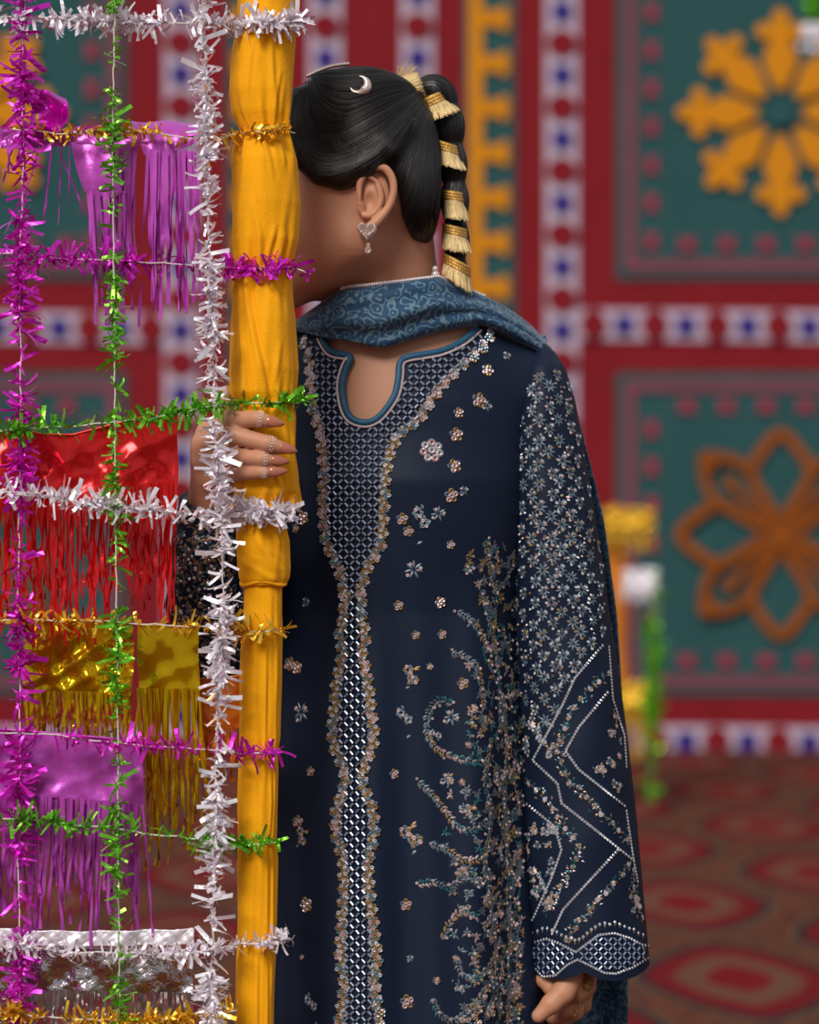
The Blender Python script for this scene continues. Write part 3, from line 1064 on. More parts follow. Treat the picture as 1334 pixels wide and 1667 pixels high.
far_banner(978, 1062, 828, 34, 14, 44, foil['gold'], 'upper gold foil fringe on the far orange pole')
far_banner(978, 1062, 1108, 40, 14, 90, foil['gold'], 'lower gold foil fringe on the far orange pole')
far_banner(1012, 1068, 925, 36, 9, 26, foil['silver'], 'small silver foil fringe on the far orange pole')
garland('tinsel_garland', [(1072, 940, YB - 0.35), (1062, 1010, YB - 0.35), (1066, 1070, YB - 0.35), (1058, 1150, YB - 0.35), (1062, 1240, YB - 0.35), (1056, 1296, YB - 0.35)], 'green',
        'far green tinsel strand trailing to the carpet', 'far tinsel by the cloth wall', 0.75, (10, 20), 7, 14)
garland('tinsel_garland', [(1340, -260, YB), (1326, 10, YB), (1322, 40, YB)], 'green', 'far green tinsel strand hanging before a teal panel', 'far tinsel by the cloth wall', 0.7, (10, 22), 9, 8)
far_banner(1298, 1350, 46, 26, 8, 14, foil['silver'], 'small silver foil tuft before the teal panel flower')

# ------------------------------------------------------------------ the person
skin = material('skin', lin(194, 138, 108), 0.5, vary=0.06, bscale=30, bump=0.03, sss=0.12, spec=0.35)
navy = material('navy_silk', lin(15, 28, 50), 0.6, bump=0.04, bscale=260, vary=0.10, sheen=0.0, spec=0.22)
hair_m = material('dark_hair', lin(20, 15, 14), 0.40, bump=0.08, bscale=160, bstretch=(1.0, 1, 0.35), vary=0.3, spec=0.45)
teal_silk = material('teal_piping', lin(28, 82, 112), 0.5, spec=0.4)
pearl = material('pearl_bead', lin(222, 206, 208), 0.25, 0.35)
silver_m = material('rose_silver', lin(226, 200, 190), 0.25, 0.9, bump=0.6, bscale=700)
clip_m = material('rose_silver_smooth', lin(236, 214, 204), 0.22, 0.85)
bead_m = material('bugle_bead', lin(170, 190, 220), 0.22, 0.75)
embro = material('embroidery', (1, 1, 1, 1), 0.3, 0.65, attr=True)
stitch = material('thread_stitch', (1, 1, 1, 1), 0.45, 0.25, attr=True)
gold_braid = material('gold_braid', lin(222, 172, 88), 0.35, 0.6, bump=0.3, bscale=600)
gold_thread = material('gold_thread', lin(226, 200, 146), 0.5, 0.35)
nail_m = material('nude_nail', lin(170, 102, 80), 0.18, spec=0.6)
paint = material('white_paint', lin(240, 228, 222), 0.6)

person = thing('person', P(650, 833.5 + CZ * F / 2.62, 2.62), 'person in navy embroidered tunic, face hidden behind the yellow pole', 'person')

YH = 2.56                          # middle of the head
sH = YH / F                        # metres per pixel there
hp = lambda px, py, dy=0.0: P(px, py, YH) + np.array((0, dy, 0))

# --- body: one continuous surface -------------------------------------------------
xs = axis(-0.27, 0.24, 0.005, ((-0.208, -0.100, 0.0018), (-0.052, -0.010, 0.0012), (0.115, 0.190, 0.002)))
ys = axis(2.32, 2.78, 0.005, ((2.335, 2.450, 0.0018), (2.462, 2.500, 0.0012), (2.53, 2.62, 0.002)))
zs = axis(0.0, 1.66, 0.012, ((0.60, 1.66, 0.005), (0.66, 0.77, 0.002), (1.19, 1.32, 0.0018), (1.445, 1.535, 0.0012)))
B = Field(xs, ys, zs)
# torso
B.ell(P(650, 760, 2.62), (0.140, 0.100, 0.200), 0.02)
B.ell(P(645, 1020, 2.63), (0.095, 0.070, 0.190), 0.04)
B.ell(P(640, 1330, 2.64), (0.120, 0.085, 0.150), 0.04)
B.cone(P(520, 648, 2.625), P(845, 648, 2.625), 0.040, 0.040, 0.03)
B.cone(P(640, 530, 2.60), P(540, 625, 2.62), 0.040, 0.036, 0.03)
B.cone(P(640, 530, 2.60), P(825, 625, 2.62), 0.040, 0.036, 0.03)
B.cone(P(628, 350, 2.565), P(640, 560, 2.60), 0.046, 0.052, 0.025)
# legs and feet
for sx_ in (-1, 1):
    hx = P(640, 1330, 2.63)[0]
    B.cone((hx + sx_ * 0.065, 2.65, 0.84), (hx + sx_ * 0.075, 2.63, 0.46), 0.062, 0.052, 0.04)
    B.cone((hx + sx_ * 0.075, 2.62, 0.46), (hx + sx_ * 0.075, 2.64, 0.09), 0.052, 0.036, 0.03)
    B.cone((hx + sx_ * 0.075, 2.65, 0.045), (hx + sx_ * 0.085, 2.50, 0.03), 0.036, 0.026, 0.03)
# head
B.ell(hp(592, 258), (118 * sH, 0.072, 132 * sH), 0.01)
B.ell(hp(585, 345), (72 * sH, 0.063, 95 * sH), 0.03)
B.ell(hp(512, 360), (74 * sH, 0.056, 112 * sH), 0.03)
for s_ in (-1, 1):
    B.cone(hp(575, 405, s_ * 0.046), hp(468, 466, s_ * 0.012), 0.018, 0.015, 0.03)
    B.ell(hp(478, 385, s_ * 0.034), (0.020, 0.018, 0.018), 0.02)                      # cheek
    B.cone(hp(447, 318, s_ * 0.012), hp(462, 312, s_ * 0.045), 0.007, 0.007, 0.015)   # brow
B.ell(hp(458, 470), (0.015, 0.017, 0.014), 0.02)                                       # chin
B.cone(hp(440, 340), hp(414, 393), 0.007, 0.0095, 0.012)                               # nose
for s_ in (-1, 1):
    B.ell(hp(428, 398, s_ * 0.010), (0.009, 0.007, 0.007), 0.006)
    B.ell(hp(446, 340, s_ * 0.030), (0.012, 0.014, 0.010), 0.008, sub=True)            # eye hollow
B.ell(hp(432, 424), (0.008, 0.020, 0.005), 0.006)
B.ell(hp(434, 436), (0.009, 0.018, 0.006), 0.006)
# ears (the near one is seen whole)
for s_ in (-1, 1):
    ey = lambda px, py, dy: hp(px, py, s_ * dy)
    B.ell(ey(613, 340, 0.068), (24 * sH, 0.006, 46 * sH), 0.004)
    hel = [(589, 346), (587, 322), (594, 302), (610, 289), (627, 290), (639, 305), (642, 326), (636, 348), (624, 366), (610, 380), (598, 390), (590, 384)]
    hs = smooth_path(hel, 44)
    B.chain([ey(a, b, 0.0765) for a, b in hs], np.interp(np.linspace(0, 11, 44), range(12), [0.0026, 0.0030, 0.0036, 0.0040, 0.0040, 0.0037, 0.0035, 0.0035, 0.0038, 0.0046, 0.0056, 0.0045]), 0.001)
    B.chain([ey(a, b, 0.0745) for a, b in smooth_path(((604, 304), (617, 317), (622, 336), (617, 353), (606, 364), (596, 365)), 20)], np.linspace(0.0026, 0.0034, 20), 0.0015)
    B.ell(ey(603, 343, 0.0800), (12 * sH, 0.0105, 17 * sH), 0.003, sub=True)
    B.ell(ey(606, 316, 0.0790), (9 * sH, 0.0055, 7 * sH), 0.003, sub=True)
    B.ell(ey(590, 352, 0.0735), (0.0042, 0.0040, 0.0065), 0.003)
# arm with the hand on the pole
sh_r, el_r, wr_r = P(520, 650, 2.62), P(358, 1050, 2.575), P(346, 818, 2.448)
B.cone(sh_r, el_r, 0.034, 0.030, 0.02)
B.cone(el_r, wr_r, 0.034, 0.022, 0.02)
fing = [  # knuckle, middle joint, end joint, tip  (px, py, Y)
    ((342, 706, 2.412), (381, 684, 2.373), (419, 682, 2.3555), (441, 687, 2.357)),
    ((334, 727, 2.410), (383, 709, 2.369), (436, 722, 2.3545), (462, 730, 2.358)),
    ((336, 751, 2.412), (383, 743, 2.371), (426, 747, 2.3560), (449, 750, 2.359)),
    ((344, 776, 2.416), (386, 770, 2.374), (426, 768, 2.3580), (446, 768, 2.360))]
fr = [(0.0112, 0.0088, 0.0076, 0.0058), (0.0115, 0.0090, 0.0076, 0.0058), (0.0110, 0.0083, 0.0070, 0.0054), (0.0104, 0.0076, 0.0064, 0.0050)]
for f_, r_ in zip(fing, fr):
    B.chain([P(*q) for q in f_], r_, 0.002)
    B.ell(P(*f_[1]), (0.0094 * r_[1] / 0.0088,) * 3, 0.003)
for f_ in fing:
    B.cone(wr_r, P(*f_[0]), 0.018, 0.0112, 0.010)
B.chain([P(352, 788, 2.432), P(358, 730, 2.445), P(364, 680, 2.444), P(369, 640, 2.436)], (0.014, 0.0115, 0.0095, 0.0075), 0.006)
# hanging arm and hand
sh_l, el_l, wr_l = P(842, 665, 2.632), P(915, 1080, 2.605), P(942, 1535, 2.585)
B.cone(sh_l, el_l, 0.034, 0.030, 0.02)
B.cone(el_l, wr_l, 0.033, 0.022, 0.02)
hl = lambda a, b, y: P(a, b, y)
B.cone(wr_l, hl(938, 1600, 2.575), 0.022, 0.021, 0.012)
B.chain([hl(932, 1585, 2.560), hl(918, 1615, 2.552), hl(898, 1634, 2.548), hl(877, 1654, 2.546)], (0.014, 0.0115, 0.0098, 0.0072), 0.004)   # thumb
for a, b, dy, r0 in ((908, 1600, 0.0, 0.0100), (925, 1620, 0.018, 0.0100), (942, 1625, 0.034, 0.0095), (956, 1615, 0.048, 0.0085)):
    B.chain([hl(a + 12, b - 14, 2.572 + dy), hl(a - 8, b + 8, 2.566 + dy), hl(a - 22, b - 6, 2.570 + dy), hl(a - 20, b - 26, 2.578 + dy)] if dy == 0 else
            [hl(a, b - 14, 2.572 + dy), hl(a - 6, b + 22, 2.566 + dy), hl(a - 24, b + 34, 2.575 + dy), hl(a - 34, b + 16, 2.590 + dy)], (r0, r0 * 0.92, r0 * 0.85, r0 * 0.7), 0.003)
V, Q = B.mesh()
body = obj('body', V, Q, skin, person)
tag(body, 'warm brown skin of head, neck and hands')
del B
# closed eyes, lashes, brows and lips
lid_m = material('eyelid', lin(164, 106, 84), 0.45)
lash_m = material('lash', lin(24, 18, 18), 0.6)
lip_m = material('lips', lin(160, 78, 74), 0.4)
for s_ in (-1, 1):
    obj('eyelid', *sphere(hp(455, 341, s_ * 0.030), 0.0118, 18, 12), lid_m, person)
    th = np.linspace(-0.9, 0.9, 14)
    c = hp(455, 344, s_ * 0.030)
    obj('eyelash', *tube(np.stack([c[0] - 0.0122 * np.cos(th), c[1] + 0.0122 * np.sin(th), c[2] - 0.002 - 0.002 * np.cos(th)], 1), 0.0009, 6), lash_m, person)
    obj('eyebrow', *tube([hp(443, 322, s_ * 0.014), hp(443, 314, s_ * 0.026), hp(452, 313, s_ * 0.040), hp(462, 318, s_ * 0.048)], (0.0030, 0.0034, 0.0028, 0.0012), 8), lash_m, person)
for py, r0, k in ((425, 0.0048, 0.017), (435, 0.0058, 0.015)):
    obj('lip', *sphere(hp(430.5, py), 1.0, 18, 10, (0.0072, k, r0)), lip_m, person)
# nails and painted bands on the gripping fingers
for f_, r_ in zip(fing, fr):
    a, b = P(*f_[2]), P(*f_[3])
    d = (b - a) / np.linalg.norm(b - a)
    out = np.array((0.25, -1.0, 0.10))
    out -= d * (out @ d)
    out /= np.linalg.norm(out)
    R = np.stack([d, np.cross(out, d), out], 1)
    V, Fc = sphere((0, 0, 0), 1.0, 16, 8)
    tp = np.clip((V[:, 0] + 1) / 2, 0, 1)
    V = V * np.array((0.0098, 0.0056, 0.0026)) * np.stack([np.ones(len(V)), 1 - 0.45 * tp ** 2, np.ones(len(V))], 1)
    V = V @ R.T + b + d * 0.0030 + out * 0.0046
    obj('fingernail', V, Fc, nail_m, person)
    mb = MB()
    for t, rr, nd in ((0.02, 0.0006, 9), (0.17, 0.0009, 7), (0.32, 0.0006, 9)):
        c = a + (b - a) * t
        rad = r_[2] + (r_[3] - r_[2]) * t
        for k in range(nd):
            th = -1.25 + 2.5 * k / (nd - 1)
            nrm = out * math.cos(th) + np.cross(d, out) * math.sin(th)
            mb.add(*sphere(c + nrm * (rad + 0.0001), rr, 6, 4))
    o = mb.build('painted_dots', paint, person, stuff=True)

# --- tunic ------------------------------------------------------------------------
NECK = [(528, 548), (535, 562), (543, 571), (559, 574.5), (571, 576.5), (575, 585), (568, 599), (562, 619), (561, 639), (566, 664), (575, 679), (595, 685), (613, 678), (629, 660), (641, 639), (646, 612), (647, 594), (653, 583), (667, 577.5), (695, 573), (722, 567), (752, 552), (775, 532)]
D = Field(axis(-0.22, 0.20, 0.0035), axis(2.46, 2.80, 0.004), axis(0.10, 1.40, 0.0045))
D.ell(P(650, 760, 2.62), (0.147, 0.107, 0.207), 0.02)
D.cone(P(520, 648, 2.625), P(845, 648, 2.625), 0.047, 0.047, 0.03)
D.cone(P(640, 530, 2.60), P(540, 625, 2.62), 0.046, 0.043, 0.03)
D.cone(P(640, 530, 2.60), P(825, 625, 2.62), 0.046, 0.043, 0.03)
sl, X, Y, Z = D.block((-0.23, 2.45, 0.1), (0.21, 2.81, 1.30))
tab = np.array([  # py, centre px, half width px, front Y, back Y
    (700, 648, 150, 2.535, 2.72), (780, 650, 180, 2.505, 2.73), (860, 650, 188, 2.507, 2.73), (1000, 648, 205, 2.512, 2.73), (1200, 648, 222, 2.505, 2.745),
    (1400, 646, 234, 2.498, 2.755), (1667, 646, 244, 2.490, 2.76), (2600, 646, 280, 2.475, 2.78)], float)
pyZ = CY - (Z - CZ) * F / 2.51
tt = lambda c: np.interp(pyZ, tab[:, 0], tab[:, c])
cx_ = (tt(1) - CX) * 2.55 / F
hw_ = tt(2) * 2.55 / F
cy_ = (tt(3) + tt(4)) / 2
hd_ = (tt(4) - tt(3)) / 2
ax_ = (X - cx_) / hw_
ay_ = (Y - cy_) / hd_
rr = (np.abs(ax_) ** 2.3 + np.abs(ay_) ** 2.3) ** (1 / 2.3)
dd = (rr - 1) * np.minimum(hw_, hd_) * 0.9
fade = np.clip((pyZ - 860) / 400, 0, 1)
fold = 0.0042 * np.sin(X * 62 + 1.1 + 0.8 * np.sin(Z * 4)) + 0.0026 * np.sin(X * 121 + Z * 3.0)
dd = dd + fold * fade + 0.0015 * np.sin(X * 40 + Z * 34) * (1 - fade)
dd = np.maximum(dd, pyZ - 2560)
D.join(sl, dd.astype(np.float32), 0.03)
# neckline opening
poly = NECK + [(800, 490), (760, 430), (560, 430), (512, 500)]
sl, X, Y, Z = D.block((-0.12, 2.45, 1.25), (0.11, 2.60, 1.41))
ppx = CX + X * F / Y
ppy = CY - (Z - CZ) * F / Y
dn = poly_sdf(ppx, ppy, poly) * 2.52 / F
dn = np.maximum(dn, Y - 2.605)
D.join(sl, dn.astype(np.float32), 0.0, sub=True)
V, Q = D.mesh()
tunic = obj('tunic', V, Q, navy, person)
tag(tunic, 'long navy silk tunic with beaded neckline and centre panel')
del D


# --- sleeves ----------------------------------------------------------------------
SL = np.array([(560, 872, 888, 2.622), (575, 860, 905, 2.620), (600, 842, 921, 2.617), (650, 828, 936, 2.612), (720, 820, 949, 2.606), (800, 820, 963, 2.602), (900, 825, 979, 2.598), (1000, 832, 993, 2.596), (1100, 840, 1009, 2.594),
               (1200, 846, 1022, 2.592), (1300, 849, 1034, 2.590), (1400, 853, 1043, 2.588), (1500, 861, 1052, 2.586), (1572, 866, 1058, 2.585)], float)


def scallop(th):
    """hem drop in pixels around the cuff (th measured so that -pi/2 faces the camera)"""
    c = np.cos(th)
    return 16 * np.abs(np.sin((c + 0.17) * math.pi / 1.17)) ** 0.8 - 6


def sleeve_fn(u, v):
    py = SL[0, 0] + (SL[-1, 0] - SL[0, 0]) * v
    l, r, Yc = (np.interp(py, SL[:, 0], SL[:, k]) for k in (1, 2, 3))
    th = u * 2 * math.pi
    hw = (r - l) / 2 * Yc / F
    dh = np.interp(py, [560, 600, 650, 700, 1572], [0.020, 0.046, 0.054, 0.056, 0.056])
    wr = 1 + 0.020 * np.sin(py * 0.045 + 2 * th) * np.sin(3 * th) + 0.02 * np.sin(5 * th + py * 0.006)
    low = np.clip((py - 1480) / 92, 0, 1)
    py2 = py + low * scallop(th)
    return np.stack([((l + r) / 2 - CX) * Yc / F + hw * np.cos(th) * np.where(np.abs(np.cos(th)) > 0.9, 1, wr), Yc + dh * wr * np.sin(th), CZ - (py2 - CY) * Yc / F], -1)


V, Fc = grid(sleeve_fn, 96, 200, closed=True)
sleeve = obj('sleeve', V, Fc, navy, person)
tag(sleeve, 'straight navy sleeve covered in silver flowers with a scalloped cuff')
pth = smooth_path([P(520, 640, 2.62), P(470, 780, 2.615), P(410, 930, 2.60), P(366, 1040, 2.575), P(344, 1066, 2.545), P(333, 1030, 2.515), P(335, 940, 2.480), P(340, 870, 2.462), P(344, 815, 2.449)], 110)
t_ = np.linspace(0, 1, 110)
rad = np.interp(t_, [0, 0.3, 0.55, 0.68, 0.8, 0.92, 1], [0.050, 0.050, 0.044, 0.040, 0.036, 0.034, 0.031])
rad = rad * (1 + 0.03 * np.sin(t_ * 50) + 0.02 * np.sin(t_ * 91))
V, Fc = tube(pth, rad, 40)
sleeve_r = obj('sleeve', V, Fc, navy, person)
tag(sleeve_r, 'bent navy sleeve with embroidered sprigs behind the silver tinsel')

# --- embroidery -------------------------------------------------------------------
PX = 2.52 / F                     # metres per drawing pixel on the garment
C_SIL, C_AQ, C_BR, C_PK, C_TL = (np.array(lin(*c)[:3]) for c in ((220, 220, 226), (124, 150, 162), (168, 138, 96), (220, 192, 192), (48, 118, 132)))
C_SLATE = np.array(lin(124, 134, 148)[:3])


def ring_sequin(r, c, h=0.35, n=8):
    V = []
    for k in range(n):
        a = 2 * math.pi * k / n
        V += [(r * math.cos(a), r * math.sin(a), 0.0), (r * 0.62 * math.cos(a), r * 0.62 * math.sin(a), r * h), (r * 0.25 * math.cos(a), r * 0.25 * math.sin(a), r * 0.08)]
    Fc = []
    for k in range(n):
        a, b = 3 * k, 3 * ((k + 1) % n)
        Fc += [(a, b, b + 1, a + 1), (a + 1, b + 1, b + 2, a + 2)]
    return np.array(V), Fc, c


def leaf_piece(L, wd, h=0.0006):
    V = [(0, 0, 0), (L * 0.35, wd / 2, 0), (L * 0.7, wd * 0.4, 0), (L, 0, 0), (L * 0.7, -wd * 0.4, 0), (L * 0.35, -wd / 2, 0), (L * 0.5, 0, h)]
    return np.array(V), [(0, 6, 1), (1, 6, 2), (2, 6, 3), (3, 6, 4), (4, 6, 5), (5, 6, 0)]


def rot2(V, a, dx=0, dy=0):
    c, s_ = math.cos(a), math.sin(a)
    return np.stack([V[:, 0] * c - V[:, 1] * s_ + dx, V[:, 0] * s_ + V[:, 1] * c + dy, V[:, 2]], 1)


def cluster_mesh(name, cols, n=6, R=6.2, r=3.6):
    """little rosette of ring sequins, in metres"""
    mb = MB()
    for k in range(n):
        a = 2 * math.pi * k / n + 0.3
        V, Fc, _ = ring_sequin(r * PX, None)
        mb.add(V + np.array((R * PX * math.cos(a), R * PX * math.sin(a), 0.0002 * (k % 2))), Fc, cols[k % len(cols)])
    V, Fc, _ = ring_sequin(r * PX, None)
    mb.add(V + np.array((0, 0, 0.0007)), Fc, cols[0])
    return mb.data(name, embro, smooth=False, col=True)


def floret_mesh(name, cols, n=8, L=11.0, wd=3.4, sequin=None):
    mb = MB()
    for k in range(n):
        V, Fc = leaf_piece(L * PX, wd * PX)
        mb.add(rot2(V + np.array((1.6 * PX, 0, 0)), 2 * math.pi * k / n), Fc, cols[k % len(cols)])
    if sequin is not None:
        for a, q in ((0.4, 9), (2.4, 8), (4.1, 11)):
            V, Fc, _ = ring_sequin(2.6 * PX, None)
            mb.add(V + np.array((q * PX * math.cos(a), q * PX * math.sin(a), 0.0007)), Fc, sequin)
    return mb.data(name, stitch, smooth=False, col=True)


def sprig_mesh(name, cols, n=5):
    """a small spray: two rosettes among loose leaves"""
    mb = MB()
    for cx0, cy0, R0 in ((-3, 8, 5.0), (5, -6, 4.2)):
        for k in range(6):
            a = 2 * math.pi * k / 6
            V, Fc, _ = ring_sequin(2.7 * PX, None)
            mb.add(V + np.array(((cx0 + R0 * math.cos(a)) * PX, (cy0 + R0 * math.sin(a)) * PX, 0.0004)), Fc, cols[k % len(cols)])
    for k in range(11):
        V, Fc = leaf_piece(rng.uniform(6, 10) * PX, 3.6 * PX)
        mb.add(rot2(V, rng.uniform(0, 6.28), rng.normal() * 4 * PX, rng.normal() * 9 * PX), Fc, cols[k % 2])
    return mb.data(name, stitch, smooth=False, col=True)


clus = [cluster_mesh('sequin_rosette', c) for c in ((C_SIL, C_PK), (C_PK, C_SIL, C_BR), (C_BR, C_SIL), (C_BR, C_AQ, C_PK), (C_AQ, C_SIL, C_BR))]
flor = [floret_mesh('sleeve_flower', (C_SLATE * 0.75, C_AQ * 0.75), sequin=s_) for s_ in (None, C_SIL, C_BR, C_PK)] + [floret_mesh('sleeve_flower', (C_SLATE * 0.7, C_SLATE * 0.45), sequin=C_SIL)]
motif = [cluster_mesh('flower_motif', (C_SIL, C_PK), 7, 7.5, 3.8), cluster_mesh('flower_motif', (C_PK, C_BR, C_SLATE), 5, 5.5, 3.8),
         floret_mesh('flower_motif', (C_SLATE, C_AQ), 7, sequin=C_PK), sprig_mesh('flower_motif', (C_AQ, C_SLATE, C_PK)), sprig_mesh('flower_motif', (C_BR, C_SLATE, C_PK))]


def stick(o, me, px, py, parent, ang=0.0, sc=1.0, name=None, off=0.0006):
    h = project(o, px, py, off)
    if h is None:
        return None
    return link(name or me.name.split('.')[0], me, parent, mat4(h[0], frame(h[1], ang), sc))


class Beads:
    """many tiny pieces on one garment, one joined part"""
    def __init__(s, o):
        s.o, s.mb = o, MB()

    def put(s, px, py, V, Fc, c, ang=0.0, off=0.0005):
        h = project(s.o, px, py, off)
        if h is None:
            return
        s.mb.add(V @ frame(h[1], ang).T + h[0], Fc, c)

    def build(s, name, mat, parent, label=None):
        if not s.mb.V:
            return
        o = s.mb.build(name, mat, parent, smooth=False, col=True, stuff=True)
        if label:
            o['label'] = label


def bugle(L, r):
    return tube([(-L / 2, 0, r), (-L / 2 * 0.8, 0, r), (L / 2 * 0.8, 0, r), (L / 2, 0, r)], [r * 0.6, r, r, r * 0.6], 6)


# outline of the beaded yoke and the long centre panel
LEFT = [(494, 552), (505, 586), (507, 624), (508, 657), (516, 682), (525, 710), (527, 744), (529, 775), (527, 815), (529, 856), (532, 884), (541, 903), (552, 923), (559, 950), (565, 972)]
RIGHT = [(801, 541), (782, 571), (749, 597), (719, 627), (700, 654), (681, 684), (647, 708), (632, 744), (626, 781), (625, 819), (622, 860), (620, 886), (611, 903), (598, 923), (590, 950), (585, 972)]
prof_z = [(20, 30), (110, 33), (180, 50), (240, 34), (290, 45), (370, 60), (460, 68), (550, 78), (610, 70), (640, 55), (700, 33), (740, 32), (800, 50), (840, 68), (890, 70), (940, 72), (980, 60), (1040, 45), (1130, 45), (1200, 50), (1250, 55), (1320, 60), (1400, 68), (1450, 65), (1500, 55), (1580, 62), (1650, 75), (1760, 60), (1900, 60)]
ctr_z = [(20, 318), (460, 316), (700, 322), (940, 326), (1100, 332), (1300, 336), (1450, 341), (1640, 346), (1900, 350)]
for zy, hwz in prof_z:
    cxz = np.interp(zy, [a for a, _ in ctr_z], [b for _, b in ctr_z])
    py = 960 + zy / 2.358
    LEFT.append((440 + (cxz - hwz) / 2.358, py))
    RIGHT.append((440 + (cxz + hwz) / 2.358, py))
panel_poly = NECK + RIGHT + LEFT[::-1]
LATT = Beads(tunic)
bV, bF = bugle(9.0 * PX, 2.1 * PX)
gp = 9.4
for j in range(int((1680 - 540) / gp)):
    for i in range(int((810 - 490) / gp)):
        px, py = 490 + i * gp, 540 + j * gp
        d1 = float(poly_sdf(np.array(px), np.array(py), panel_poly))
        if d1 > -4:
            continue
        dN = min(math.hypot(px - a, py - b) for a, b in NECK)
        if dN < 15 and py < 700:
            continue
        c = C_SIL * rng.uniform(0.45, 0.75) * np.array((0.74, 0.86, 1.05))
        LATT.put(px, py, bV, bF, c, (1 if (i + j) % 2 else -1) * math.pi / 4)
LATT.build('lattice_beadwork', embro, tunic, 'diamond lattice of pale silver bugle beads')
# a darker ground patch is not needed: the silk shows through between the beads

# scalloped border of sequin rosettes
for side, pts in ((-1, LEFT), (1, RIGHT)):
    pr_ = resample(pts, int(np.linalg.norm(np.diff(np.array(pts), axis=0), axis=1).sum() / 10.5))
    for k, (px, py) in enumerate(pr_):
        if py > 1690:
            continue
        out_ = side * (2.5 if k % 2 else -2.5)
        me = clus[rng.choice([0, 1, 4] if py < 720 else [1, 2, 3, 3, 4, 2])]
        stick(tunic, me, px + out_, py, tunic, rng.uniform(0, 6), 1.05 if k % 2 else 0.8, 'sequin_rosette', 0.001)

# teal piping and seed beads along the neck edge
nk = smooth_path(NECK, 150)
nT = np.gradient(nk, axis=0)
nT /= np.linalg.norm(nT, axis=1)[:, None]
nN = np.stack([nT[:, 1], -nT[:, 0]], 1)
if poly_sdf(np.array(nk[75, 0] + nN[75, 0] * 6), np.array(nk[75, 1] + nN[75, 1] * 6), poly) < 0:
    nN = -nN
pp = []
for q, n_ in zip(nk, nN):
    h = project(tunic, q[0] + n_[0] * 3.5, q[1] + n_[1] * 3.5, 0.0003)
    if h is not None:
        pp.append(h[0])
pp = np.array(pp)
for _ in range(3):
    pp[1:-1] = (pp[:-2] + pp[1:-1] + pp[2:]) / 3
V, Fc = tube(pp, 0.0035, 8)
obj('neck_piping', V, Fc, teal_silk, tunic)
SB_ = Beads(tunic)
for q, n_ in zip(resample(nk + nN * 10.5, 190), nN[np.linspace(0, 149, 190).astype(int)]):
    V, Fc = sphere((0, 0, 0.0008), 0.00165, 6, 4)
    SB_.put(q[0], q[1], V, Fc, C_PK)
SB_.build('seed_bead_line', embro, tunic, 'line of pale seed beads round the neck edge')

# scattered motifs on the silk
MOT = [(825, 579, 12), (794, 603, 22), (780, 652, 26), (793, 661, 14), (747, 672, 18), (743, 708, 24), (703, 734, 32), (740, 759, 24), (735, 807, 24), (755, 799, 13), (685, 845, 34), (655, 845, 20), (714, 836, 18),
       (665, 865, 18), (734, 887, 15), (674, 927, 22), (649, 986, 17), (717, 981, 19), (765, 927, 14), (494, 843, 24), (482, 860, 16), (499, 980, 13), (472, 1081, 24), (484, 1087, 22), (491, 1159, 24), (506, 1256, 17),
       (485, 1337, 20), (491, 1362, 28), (499, 1473, 26), (492, 1558, 9), (507, 1635, 28), (677, 1034, 15), (720, 1033, 16), (669, 1100, 32), (658, 1168, 28), (642, 1260, 17), (728, 1269, 17), (669, 1363, 40), (661, 1473, 20),
       (668, 1560, 9), (663, 1631, 24), (754, 1113, 20), (735, 1168, 20), (700, 1085, 12)]
for k, (px, py, sz) in enumerate(MOT):
    kk = 3 + k % 2 if sz >= 28 and py > 760 else (0 if sz > 28 else (1 if k % 3 else 2))
    stick(tunic, motif[kk], px, py, tunic, rng.uniform(-0.5, 0.5), sz / (27.0 if kk >= 3 else 17.5), 'flower_motif')

# climbing floral sprays on the side of the tunic
TH = Beads(tunic)
leafs = [leaf_piece(11 * PX, 4.6 * PX), leaf_piece(8 * PX, 3.6 * PX)]
seq = ring_sequin(2.7 * PX, None)[:2]
PAL = [C_SLATE * 0.6, C_AQ * 0.5, C_BR * 0.6, C_PK * 0.45, C_TL * 0.55, C_SLATE * 0.4]
VINES = [[(738, 1146), (715, 1140), (697, 1165), (697, 1198), (712, 1220), (738, 1232), (775, 1242), (800, 1236)], [(681, 1274), (705, 1295), (725, 1320), (745, 1345), (772, 1352), (800, 1330)],
         [(701, 1374), (730, 1385), (750, 1398), (775, 1400), (800, 1380)], [(681, 1440), (705, 1437), (730, 1445), (750, 1432), (765, 1415)], [(745, 996), (768, 1010), (782, 1030), (795, 1055)],
         [(735, 1065), (755, 1068), (775, 1085), (784, 1115), (788, 1150)], [(720, 1530), (735, 1500), (752, 1485), (775, 1492)], [(745, 1560), (752, 1585), (775, 1592), (800, 1570), (812, 1530)],
         [(705, 1625), (715, 1650), (740, 1662), (770, 1640), (790, 1612)], [(785, 960), (795, 1000), (806, 1050), (812, 1100), (815, 1180)], [(790, 880), (800, 930), (812, 980)], [(800, 1200), (790, 1270), (800, 1330), (790, 1400), (800, 1480), (808, 1560), (800, 1650)],
         [(820, 1130), (825, 1220), (822, 1320), (828, 1420), (830, 1540), (828, 1650)], [(770, 1660), (785, 1630), (790, 1600)]]
